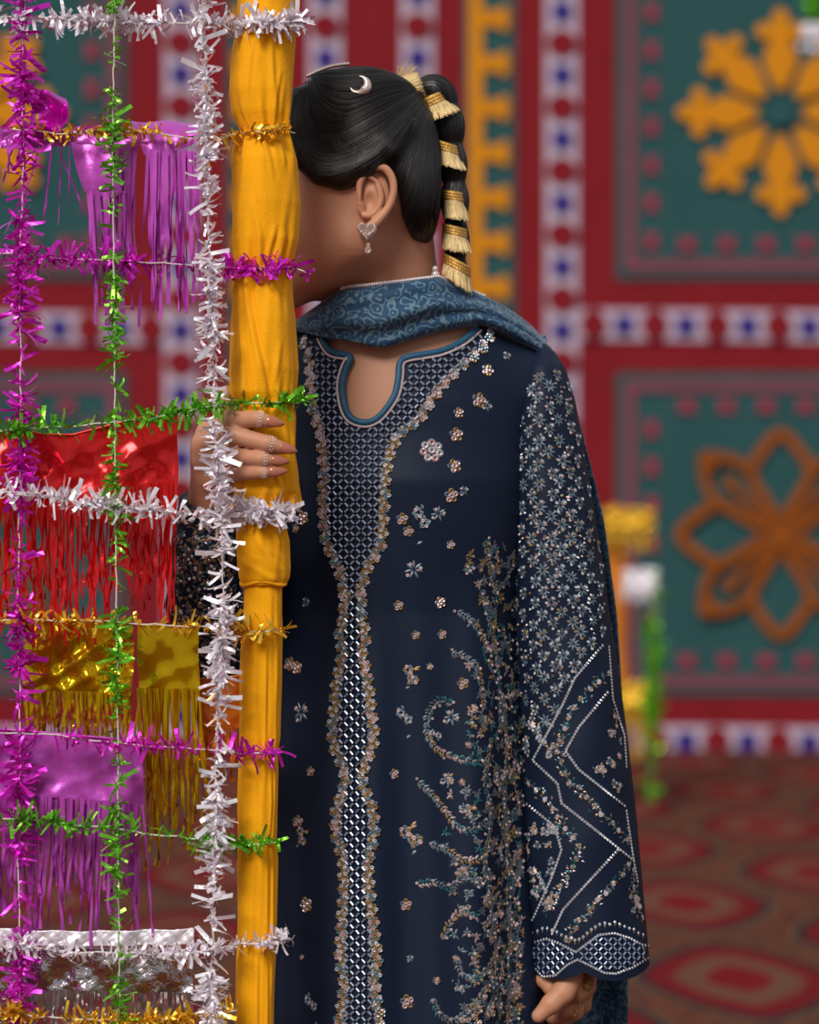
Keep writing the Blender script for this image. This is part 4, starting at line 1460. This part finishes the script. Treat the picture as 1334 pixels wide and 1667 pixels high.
for vn in VINES:
    n = int(np.linalg.norm(np.diff(np.array(vn, float), axis=0), axis=1).sum() / 5.2)
    pts = smooth_path(vn, n)
    T = np.gradient(pts, axis=0)
    base = rng.integers(len(PAL))
    for k, (q, t) in enumerate(zip(pts, T)):
        a = math.atan2(-t[1], t[0])
        for s_ in (-1, 1):
            V, Fc = leafs[k % 2]
            TH.put(q[0], q[1], V, Fc, PAL[(base + k // 5 + (s_ > 0)) % len(PAL)] * rng.uniform(0.8, 1.2), a + s_ * rng.uniform(0.5, 1.0))
        if k % 4 == 0:
            TH.put(q[0] + rng.normal() * 4, q[1] + rng.normal() * 4, *seq, C_PK * rng.uniform(0.6, 1), off=0.001)
for k in range(620):              # thick growth towards the side seam
    px = 850 - abs(rng.normal()) * 46
    py = rng.uniform(880, 1680)
    if px < 760 - 40 * (py > 1250) or rng.random() > (py - 800) / 500 + 0.25:
        continue
    a0 = rng.uniform(0, 6.28)
    c = PAL[rng.integers(len(PAL))]
    for j in range(rng.integers(3, 7)):
        V, Fc = leafs[j % 2]
        TH.put(px, py, V, Fc, c * rng.uniform(0.6, 1.15), a0 + j * 1.05)
    if rng.random() < 0.4:
        TH.put(px + 3, py + 3, *seq, (C_BR if rng.random() < 0.6 else C_PK), off=0.001)
TH.build('floral_sprays', stitch, tunic, 'dense floral sprays in silver, teal and bronze thread')
for k in range(46):
    px, py = 842 - abs(rng.normal()) * 52, rng.uniform(1060, 1670)
    if px > 705:
        stick(tunic, motif[rng.choice([1, 2, 3, 4])], px, py, tunic, rng.uniform(0, 6), rng.uniform(0.5, 0.85), 'flower_motif')


# sleeve: rows of flowers above, zigzag lines below
def zp(a, b):
    return (760 + a / 2.359, 960 + b / 2.359)


bound = [(1002, 1030), (985, 1046), (940, 1100), (915, 1150), (870, 1210), (845, 1240)]
bx, by = [p[0] for p in bound][::-1], [p[1] for p in bound][::-1]
rowy, j = 612, 0
while rowy < 1245:
    px = 815 + (17 if j % 2 else 0)
    while px < 1012:
        q = (px + rng.normal() * 1.5 + (rowy - 600) * 0.02, rowy + rng.normal() * 1.5 - (px - 900) * 0.06)
        l, r = np.interp(q[1], SL[:, 0], SL[:, 1]), np.interp(q[1], SL[:, 0], SL[:, 2])
        if l + 3 < q[0] < r - 3 and q[1] < np.interp(q[0], bx, by) - 6:
            stick(sleeve, flor[rng.choice([0, 1, 1, 2, 3, 4])], q[0], q[1], sleeve, rng.uniform(0, 0.8), rng.uniform(0.85, 1.05), 'sleeve_flower')
        px += 31
    rowy += 17.5
    j += 1
SQ = Beads(sleeve)
for k in range(420):
    px, py = rng.uniform(820, 1005), rng.uniform(610, 1230)
    if py < np.interp(px, bx, by) - 6:
        SQ.put(px, py, *ring_sequin(2.3 * PX, None)[:2], (C_SIL, C_BR, C_PK, C_SLATE)[rng.integers(4)], off=0.0008)


def chainline(pts, step=5.2, r=2.6, col=C_SIL):
    for q in resample(pts, int(np.linalg.norm(np.diff(np.array(pts, float), axis=0), axis=1).sum() / step)):
        SQ.put(q[0], q[1], *ring_sequin(r * PX, None)[:2], col * rng.uniform(0.8, 1.1), off=0.0008)


Z_ = lambda L_: [zp(*q) for q in L_]
for L_ in ([(520, 215), (415, 340), (370, 440), (255, 655), (350, 745), (365, 820), (510, 935), (640, 1040)], [(540, 395), (430, 530), (380, 620), (430, 690), (605, 830)], [(205, 800), (340, 910), (365, 1000), (330, 1100), (250, 1280)], [(580, 1000), (470, 1120), (370, 1230), (330, 1320)],
           [(545, 220), (560, 420), (605, 560), (612, 680)], [(612, 850), (640, 1040), (655, 1120)]):
    chainline(Z_(L_))
for L_, dense in (([(530, 325), (400, 470), (350, 610), (380, 720), (460, 800), (620, 970)], 1), ([(210, 720), (300, 790), (370, 900), (440, 1010), (370, 1120), (310, 1240)], 1), ([(620, 1060), (500, 1200), (385, 1340)], 1), ([(640, 1080), (640, 1180), (670, 1260)], 1)):
    pts = Z_(L_)
    for k, q in enumerate(resample(pts, int(np.linalg.norm(np.diff(np.array(pts), axis=0), axis=1).sum() / 6))):
        for m in range(3):
            SQ.put(q[0] + rng.normal() * 3.5, q[1] + rng.normal() * 3.5, *leafs[1], PAL[rng.integers(5)] * 1.2, rng.uniform(0, 6.28))
        if k % 3 == 0:
            stick(sleeve, clus[rng.integers(5)], q[0] + rng.normal() * 2, q[1] + rng.normal() * 2, sleeve, rng.uniform(0, 6), 0.5, 'sequin_rosette', 0.001)
for x0, x1, y0, y1, n in ((470, 600, 480, 770, 26), (225, 335, 900, 1210, 34), (205, 330, 480, 640, 14), (620, 660, 1180, 1240, 5)):
    for k in range(n):
        a, b = rng.uniform(x0, x1), rng.uniform(y0, y1)
        if x0 == 470 and a < 470 + abs(b - 640) * 0.65:
            continue
        q = zp(a, b)
        stick(sleeve, motif[rng.choice([1, 2, 2, 3, 4])], q[0], q[1], sleeve, rng.uniform(0, 6), rng.uniform(0.5, 0.75), 'flower_motif')
# cuff
cuff_bot = [(868, 1570), (884, 1590), (905, 1588), (925, 1570), (941, 1562), (962, 1572), (985, 1584), (1003, 1585), (1030, 1575), (1054, 1560)]
cuff_top = [(868, 1535), (890, 1528), (910, 1535), (938, 1550), (955, 1537), (975, 1522), (1000, 1519), (1025, 1527), (1045, 1538), (1055, 1540)]
cpoly = cuff_top + cuff_bot[::-1]
SQ2 = Beads(sleeve)
for j in range(14):
    for i in range(28):
        px, py = 864 + i * 7.6, 1514 + j * 7.6
        if float(poly_sdf(np.array(px), np.array(py), cpoly)) < -3:
            SQ2.put(px, py, *bugle(7.6 * PX, 1.5 * PX), C_SIL * np.array((0.6, 0.72, 0.95)), (1 if (i + j) % 2 else -1) * math.pi / 4)
SQ2.build('cuff_lattice', embro, sleeve, 'bugle bead lattice on the scalloped cuff')
chainline(cuff_bot, 4.6, 2.4)
chainline(cuff_top, 4.6, 2.4)
for q in resample(np.array(cuff_top) - np.array((0, 10)), 26):
    SQ.put(q[0], q[1], *leafs[1], PAL[rng.integers(5)] * 1.3, math.pi / 2)
    SQ.put(q[0], q[1] - 5 - 4 * rng.random(), *seq, C_SIL)
SQ.build('sleeve_sequins', embro, sleeve, 'lines and dots of silver sequins on the sleeve')
# other sleeve: sprigs and sequins
SR = Beads(sleeve_r)
for k in range(420):
    px, py = rng.uniform(285, 395), rng.uniform(760, 1110)
    for j in range(4):
        SR.put(px, py, *leafs[j % 2], PAL[rng.integers(6)] * rng.uniform(0.7, 1.3), rng.uniform(0, 6.28))
    if k % 2 == 0:
        SR.put(px + 4, py, *seq, C_BR if k % 4 else C_SIL, off=0.001)
SR.build('sleeve_sequins', embro, sleeve_r, 'silver and bronze sprigs on the bent sleeve')


# --- scarf ------------------------------------------------------------------------
def scarf_material():
    m = material('paisley_scarf', lin(46, 86, 116), 0.65, spec=0.3, sheen=0.2)
    t = m.node_tree
    b = t.nodes['Principled BSDF']
    N = lambda k: t.nodes.new(k)
    co = N('ShaderNodeTexCoord')
    nz = N('ShaderNodeTexNoise')
    nz.inputs['Scale'].default_value = 34
    nz.inputs['Detail'].default_value = 2
    mixv = N('ShaderNodeMix')
    mixv.data_type = 'RGBA'
    mixv.inputs['Factor'].default_value = 0.035
    t.links.new(co.outputs['Object'], nz.inputs['Vector'])
    t.links.new(co.outputs['Object'], mixv.inputs['A'])
    t.links.new(nz.outputs['Color'], mixv.inputs['B'])
    v = N('ShaderNodeTexVoronoi')
    v.inputs['Scale'].default_value = 80
    t.links.new(mixv.outputs['Result'], v.inputs['Vector'])
    mu = N('ShaderNodeMath')
    mu.operation = 'MULTIPLY'
    mu.inputs[1].default_value = 17
    t.links.new(v.outputs['Distance'], mu.inputs[0])
    si = N('ShaderNodeMath')
    si.operation = 'SINE'
    t.links.new(mu.outputs[0], si.inputs[0])
    r = N('ShaderNodeValToRGB')
    t.links.new(si.outputs[0], r.inputs['Fac'])
    el = r.color_ramp.elements
    el[0].position, el[0].color = 0.25, lin(36, 70, 100)
    el[1].position, el[1].color = 0.75, lin(98, 124, 138)
    q = el.new(0.5)
    q.color = lin(50, 96, 128)
    t.links.new(r.outputs[0], b.inputs['Base Color'])
    return m


scarf_m = scarf_material()
TOP = np.array([(466, 533, 2.615), (486, 521, 2.595), (520, 497, 2.565), (556, 472, 2.545), (600, 466, 2.530), (650, 460, 2.528), (700, 454, 2.540), (716, 453, 2.548), (742, 466, 2.562), (786, 483, 2.580), (818, 499, 2.592), (860, 528, 2.605), (895, 566, 2.625)], float)
BOT = np.array([(466, 545, 2.600), (486, 540, 2.575), (528, 549, 2.545), (578, 557, 2.530), (619, 565, 2.524), (660, 555, 2.528), (692, 546, 2.534), (725, 538, 2.542), (755, 532, 2.550), (786, 528, 2.558), (822, 541, 2.567), (860, 563, 2.585), (905, 588, 2.610)], float)
nU, nV = 90, 22
tp, bt = smooth_path(TOP, nU), smooth_path(BOT, nU)


def scarf_front(u, v):
    i = np.round(u * (nU - 1)).astype(int)
    q = tp[i] * (1 - v[..., None]) + bt[i] * v[..., None]
    env = np.sin(math.pi * u) ** 0.5
    Y = q[..., 2] - 0.018 * env * np.sin(math.pi * v) ** 0.8 + 0.0035 * np.sin(v * 15 + u * 7) * env
    px, py = q[..., 0], q[..., 1]
    return np.stack([(px - CX) * Y / F, Y, CZ - (py - CY) * Y / F], -1)


mb = MB()
mb.add(*grid(scarf_front, nU, nV))
# round the back of the neck


def scarf_back(u, v):
    th = u * math.pi
    a, b = P(850, 560, 2.62), P(490, 560, 2.61)
    x = (a[0] + b[0]) / 2 + (a[0] - b[0]) / 2 * np.cos(th)
    y = 2.615 + 0.085 * np.sin(th)
    z = a[2] + 0.035 * np.sin(th) + 0.02 - 0.05 * v
    return np.stack([x, y, z], -1)


mb.add(*grid(scarf_back, 40, 8))
# tail hanging behind the arm
TR = np.array([(560, 890), (620, 925), (690, 945), (770, 966), (850, 985), (1000, 1005), (1200, 1018), (1400, 1022), (1667, 1023), (2000, 1022), (2300, 1020)], float)


def scarf_tail(u, v):
    py = 545 + 1755 * v
    r = np.interp(py, TR[:, 0], TR[:, 1])
    l = np.minimum(r - 30, 850 + 20 * v)
    px = l + (r - l) * u
    Y = 2.665 + 0.020 * np.clip(v * 4, 0, 1) + 0.010 * np.sin(u * 9 + v * 3) * np.clip(v * 5, 0.2, 1)
    return np.stack([(px - CX) * Y / F, Y, CZ - (py - CY) * Y / F], -1)


mb.add(*grid(scarf_tail, 26, 90))
scarf = mb.build('scarf', scarf_m, person)
tag(scarf, 'blue paisley scarf wrapped round the neck with pearl edge')
sd = scarf.modifiers.new('thickness', 'SOLIDIFY')
sd.thickness = 0.0015
mb = MB()
for q in resample(tp[(tp[:, 0] > 552) & (tp[:, 0] < 790)], 58):
    mb.add(*sphere(P(q[0], q[1] - 2, q[2] - 0.001), 0.0022, 8, 6))
mb.build('pearl_edging', pearl, scarf, stuff=True)
mb = MB()
mb.add(*sphere(P(709, 438, 2.548), 0.0032, 10, 8, (1, 1, 1.1)))
mb.build('tassel_bead', pearl, scarf)
mb = MB()
mb.add(*sphere(P(709.5, 447, 2.548), 0.0040, 10, 8, (1.1, 1, 1)))
mb.build('tassel_bead', pearl, scarf)

# --- hair -------------------------------------------------------------------------
HP = [(474, 178), (486, 146), (505, 130), (535, 115), (565, 107), (605, 110), (640, 118), (680, 128), (708, 150), (722, 200), (724, 270), (720, 340), (711, 398), (697, 410), (672, 396), (655, 362), (648, 318), (634, 284), (610, 277), (594, 294), (575, 314), (552, 320), (520, 308), (498, 296), (480, 270), (474, 220)]
H = Field(axis(-0.14, 0.05, 0.003), axis(2.46, 2.66, 0.003), axis(1.40, 1.66, 0.003))
H.ell(hp(594, 258), (126 * sH, 0.080, 152 * sH), 0.01)
H.ell(hp(524, 195), (56 * sH, 0.062, 78 * sH), 0.02)
H.ell(hp(612, 335), (110 * sH, 0.067, 102 * sH), 0.03)
sl, X, Y, Z = H.block((-0.2, 2.4, 1.3), (0.1, 2.7, 1.7))
dp = poly_sdf(CX + X / sH + 0 * Z, CY - (Z - CZ) / sH + 0 * X, HP) * sH + 0 * Y
A = H.D
k_ = 0.012
h_ = np.maximum(k_ - np.abs(A - dp), 0) / k_
H.D = (np.maximum(A, dp) + h_ * h_ * k_ / 4).astype(np.float32)
for s_ in (-1, 1):                 # the swept front lock
    sw = [(485, 165, 0.045), (486, 225, 0.062), (497, 270, 0.067), (525, 292, 0.068), (560, 299, 0.070), (595, 285, 0.073), (630, 256, 0.075), (665, 215, 0.068)]
    H.chain([hp(a, b, s_ * c) for a, b, c in sw], (0.006, 0.008, 0.010, 0.011, 0.011, 0.010, 0.009, 0.005), 0.012)
V, Q = H.mesh()
hair = obj('hair', V, Q, hair_m, person)
tag(hair, 'glossy dark hair swept back into a wrapped ponytail')
del H
GD = [[(505, 128), (540, 113), (590, 109), (640, 118), (690, 134)], [(508, 134), (545, 128), (595, 126), (645, 128), (692, 140)], [(512, 142), (545, 160), (590, 160), (640, 145), (694, 144)], [(510, 145), (512, 205), (545, 235), (615, 200), (694, 148)],
      [(500, 142), (492, 215), (525, 272), (612, 245), (695, 152)], [(484, 155), (481, 245), (528, 304), (622, 266), (697, 156)], [(594, 292), (630, 266), (660, 222), (685, 182), (700, 158)], [(650, 325), (664, 282), (678, 236), (692, 192), (703, 160)],
      [(668, 392), (682, 322), (692, 252), (701, 192), (707, 160)], [(708, 402), (716, 322), (717, 242), (714, 187), (710, 160)]]
GD = [smooth_path(g, 26) for g in GD]
tree = BVHTree.FromPolygons([tuple(v) for v in V], [tuple(int(i) for i in q) for q in Q])
mb = MB()
for k in range(2600):
    s_ = rng.uniform(0, len(GD) - 1.001)
    i, fq = int(s_), s_ - int(s_)
    far_side = k % 4 == 0
    a0, a1 = sorted(rng.uniform(0, 1, 2))
    a1 = min(1, a0 + 0.35 + 0.5 * rng.random())
    g = (GD[i] * (1 - fq) + GD[i + 1] * fq)[int(a0 * 25 * 0.6):int(a1 * 25) + 1]
    if len(g) < 6:
        continue
    pts = []
    for px, py in g:
        c = P(px, py, YH)
        org, dr = (Vector((c[0], 2.3, c[2])), Vector((0, 1, 0))) if not far_side else (Vector((c[0], 2.9, c[2])), Vector((0, -1, 0)))
        hit = tree.ray_cast(org, dr)
        if hit[0] is None:
            break
        n_ = hit[1] if hit[1].dot(dr) < 0 else -hit[1]
        pts.append(np.array(hit[0] + n_ * (0.0002 + 0.0006 * (k % 3) / 2)))
    if len(pts) < 6:
        continue
    tt_ = np.linspace(0, 1, len(pts))
    mb.add(*tube(pts, 0.00034 * np.sin(math.pi * np.clip(tt_, 0.04, 0.96)) ** 0.5, 4, cap=False))
mb.build('hair_strands', hair_m, hair, stuff=True)
# ponytail, bound in segments
YB_ = 2.565
pt = [(682, 152), (704, 146), (720, 158), (729, 182), (733, 215), (736, 255), (740, 300), (741, 340), (742, 380), (744, 415), (747, 452)]
pw = smooth_path([P(a, b, YB_) for a, b in pt], 90)
tq = np.linspace(0, 1, 90)
pr_ = 0.0112 * (0.86 + 0.34 * np.abs(np.sin(tq * math.pi * 5.5))) * np.interp(tq, [0, 0.1, 0.85, 1], [1.1, 1.2, 1.0, 0.7])
V, Fc = tube(pw, pr_, 28)
obj('ponytail', V, Fc, hair_m, hair)
mb = MB()
for k in range(160):
    a = rng.uniform(0, 2 * math.pi)
    i0 = rng.integers(0, 60)
    seg = np.arange(i0, min(89, i0 + 28))
    T = np.gradient(pw, axis=0)
    pts = []
    for i in seg:
        t = T[i] / np.linalg.norm(T[i])
        e1 = np.array((0, 1.0, 0)) - t * t[1]
        e1 /= np.linalg.norm(e1)
        e2 = np.cross(t, e1)
        aa = a + 0.03 * (i - i0)
        pts.append(pw[i] + (pr_[i] + 0.0002) * (math.cos(aa) * e1 + math.sin(aa) * e2))
    mb.add(*tube(pts, 0.0005, 4, cap=False))
mb.build('ponytail_strands', hair_m, hair, stuff=True)

# gold fringed trims round the ponytail
TRIM = [((634, 130), (664, 168), (678, 118), (693, 158), 14), ((686, 172), (726, 154), (690, 201), (749, 180), 12), ((706, 233), (748, 247), (711, 265), (760, 278), 12), ((720, 316), (756, 322), (724, 354), (763, 358), 11),
        ((722, 371), (760, 381), (721, 405), (768, 412), 11), ((724, 420), (766, 444), (720, 446), (768, 478), 12)]
for a, b, c, d, bw in TRIM:
    a, b, c, d = (np.array(q, float) for q in (a, b, c, d))
    root = None
    ax = (b - a) / np.linalg.norm(b - a)
    dn_ = ((c + d) - (a + b)) / 2
    dn_ /= np.linalg.norm(dn_)

    def yb(t):
        return YB_ - 0.0185 * np.sin(math.pi * np.clip(t, 0.02, 0.98)) ** 0.6 - 0.001

    V, Fc = grid(lambda u, v: (lambda q, Y: np.stack([(q[..., 0] - CX) * Y / F, Y, CZ - (q[..., 1] - CY) * Y / F], -1))(a + (b - a) * u[..., None] + dn_ * bw * 1.25 * (v[..., None] - 0.5), yb(u) - 0.0014 * np.abs(np.sin(v * math.pi * 3)) * (0.45 + 0.55 * np.abs(np.sin(u * 34 + 2.2 * np.abs(v * 3 % 1 - 0.5))))), 90, 19)
    root = obj('hair_trim', V, Fc, gold_braid, person)
    tag(root, 'gold braid band with cream thread fringe')
    sd = root.modifiers.new('thickness', 'SOLIDIFY')
    sd.thickness = 0.0015
    mb = MB()
    for k in range(170):
        t = rng.uniform(0, 1)
        p0 = a + (b - a) * t + dn_ * bw * 0.35
        t2 = np.clip(t + rng.normal() * 0.03, 0, 1)
        p1 = c + (d - c) * t2 + dn_ * rng.normal() * 1.6
        pts = [P(*(p0 + (p1 - p0) * f_), float(yb(t) - 0.0015 - 0.004 * f_ * f_ + rng.normal() * 0.0003)) for f_ in (0, 0.35, 0.7, 1)]
        mb.add(*tube(pts, 0.00042, 4, cap=False))
    mb.build('thread_fringe', gold_thread, root, stuff=True)

# loose bristles of the first trim standing up
mb = MB()
for k in range(26):
    t = rng.uniform(0, 1)
    mb.add(*tube([P(642 + 26 * t, 134 - 6 * t, YB_ - 0.006), P(650 + 24 * t + rng.normal() * 2, 120 - 4 * t, YB_ - 0.008), P(650 + 26 * t + rng.normal() * 4, 106 + rng.normal() * 3, YB_ - 0.008)], 0.0003, 4, cap=False))
mb.build('loose_bristles', gold_thread, hair, stuff=True)

# crescent clip, beaded clip, earring
cc = hp(590, 158)
hit = tree.ray_cast(Vector((cc[0], 2.3, cc[2])), Vector((0, 1, 0)))
yc = hit[0].y - 0.003
mb = MB()
ro, ri = 17.5 * sH, 13.2 * sH
ctr_a = math.radians(-38)          # direction of the fat side
V, Fc = [], []
n = 28
for k in range(n + 1):
    th = ctr_a + math.radians(-138 + 276 * k / n)
    f_ = math.sin(math.pi * k / n) ** 0.85
    th_w = max(0.0004, 0.0058 * f_)
    mid = ro - th_w
    for m in range(8):
        q = 2 * math.pi * m / 8
        rr_ = mid + th_w * math.cos(q)
        V.append((cc[0] + rr_ * math.cos(th), yc + 0.7 * th_w * math.sin(q), cc[2] + rr_ * math.sin(th)))
for k in range(n):
    for m in range(8):
        Fc.append((k * 8 + m, k * 8 + (m + 1) % 8, (k + 1) * 8 + (m + 1) % 8, (k + 1) * 8 + m))
o = obj('crescent_clip', V, Fc, clip_m, person)
o['label'] = 'rose silver crescent moon hair clip'
mb = MB()
for k in range(17):
    t = k / 16
    mb.add(*sphere(hp(503 + 64 * t, 128 - 19 * t - 4 * math.sin(math.pi * t), -0.016), 0.0022, 8, 6))
o = mb.build('beaded_clip', clip_m, person, stuff=True)
o['label'] = 'row of small silver beads along the crown'
ey_ = YH - 0.083
ear = thing('earring', P(598, 376, ey_), '', 'x')
for k_2 in ('label', 'category'):
    del ear[k_2]
ear.parent = person
ear.matrix_parent_inverse = Matrix.Translation(person.location).inverted()
hV, hF = [], []
for rg, (sc, dp_) in enumerate(((1.0, 0.0), (1.0, -0.003), (0.72, -0.0058), (0.3, -0.0068))):
    for k in range(32):
        t = 2 * math.pi * k / 32
        x = 16 * math.sin(t) ** 3
        z = 13 * math.cos(t) - 5 * math.cos(2 * t) - 2 * math.cos(3 * t) - math.cos(4 * t)
        bm = 1 + 0.05 * math.sin(k * 7 + rg)
        hV.append((x * 0.98 * sc * sH * bm, dp_, z * 1.10 * sc * sH * bm))
for r0 in range(3):
    for k in range(32):
        hF.append((r0 * 32 + k, r0 * 32 + (k + 1) % 32, (r0 + 1) * 32 + (k + 1) % 32, (r0 + 1) * 32 + k))
hF.append(tuple(96 + k for k in range(32)))
me = mesh_data('heart_stud', hV, hF, silver_m)
o = link('heart_stud', me, None)
o.parent = ear
o['label'] = 'crusted rose silver heart'
for nm, dz, r0, sc in (('drop_link', -22, 0.0022, 1.0), ('drop_bead', -31, 0.0034, 1.25)):
    V, Fc = sphere((0.001, -0.002, dz * sH), r0, 10, 8, (1, 0.8, sc))
    o = link(nm, mesh_data(nm, V, Fc, silver_m), None)
    o.parent = ear
# ring with chain on the hanging hand
V, Fc = sphere(P(955, 1596, 2.556), 0.0085, 16, 12, (0.8, 0.7, 1.25))
V = V * (1 + 0.0 * V) + 0.0006 * np.sin(V[:, [2, 0, 1]] * 2200)
o = obj('filigree_ring', V, Fc, material('antique_gold', lin(170, 130, 76), 0.35, 0.85, bump=0.8, bscale=500), person)
o['label'] = 'dark gold filigree ring'
for k, (x1, y1, x2, y2) in enumerate(((944, 1606, 932, 1654), (950, 1606, 941, 1652))):
    pts = smooth_path([P(x1 + 4, y1, 2.552), P(x1 + 1, y1 + 26, 2.550), P(x2 + 6, y2 - 2, 2.549), P(x2 - 2, y2 - 6, 2.549), P(x2 - 4, y2 - 28, 2.552)], 30)
    V, Fc = tube(pts, 0.0006, 5)
    obj('ring_chain', V, Fc, bpy.data.materials['antique_gold'], person)
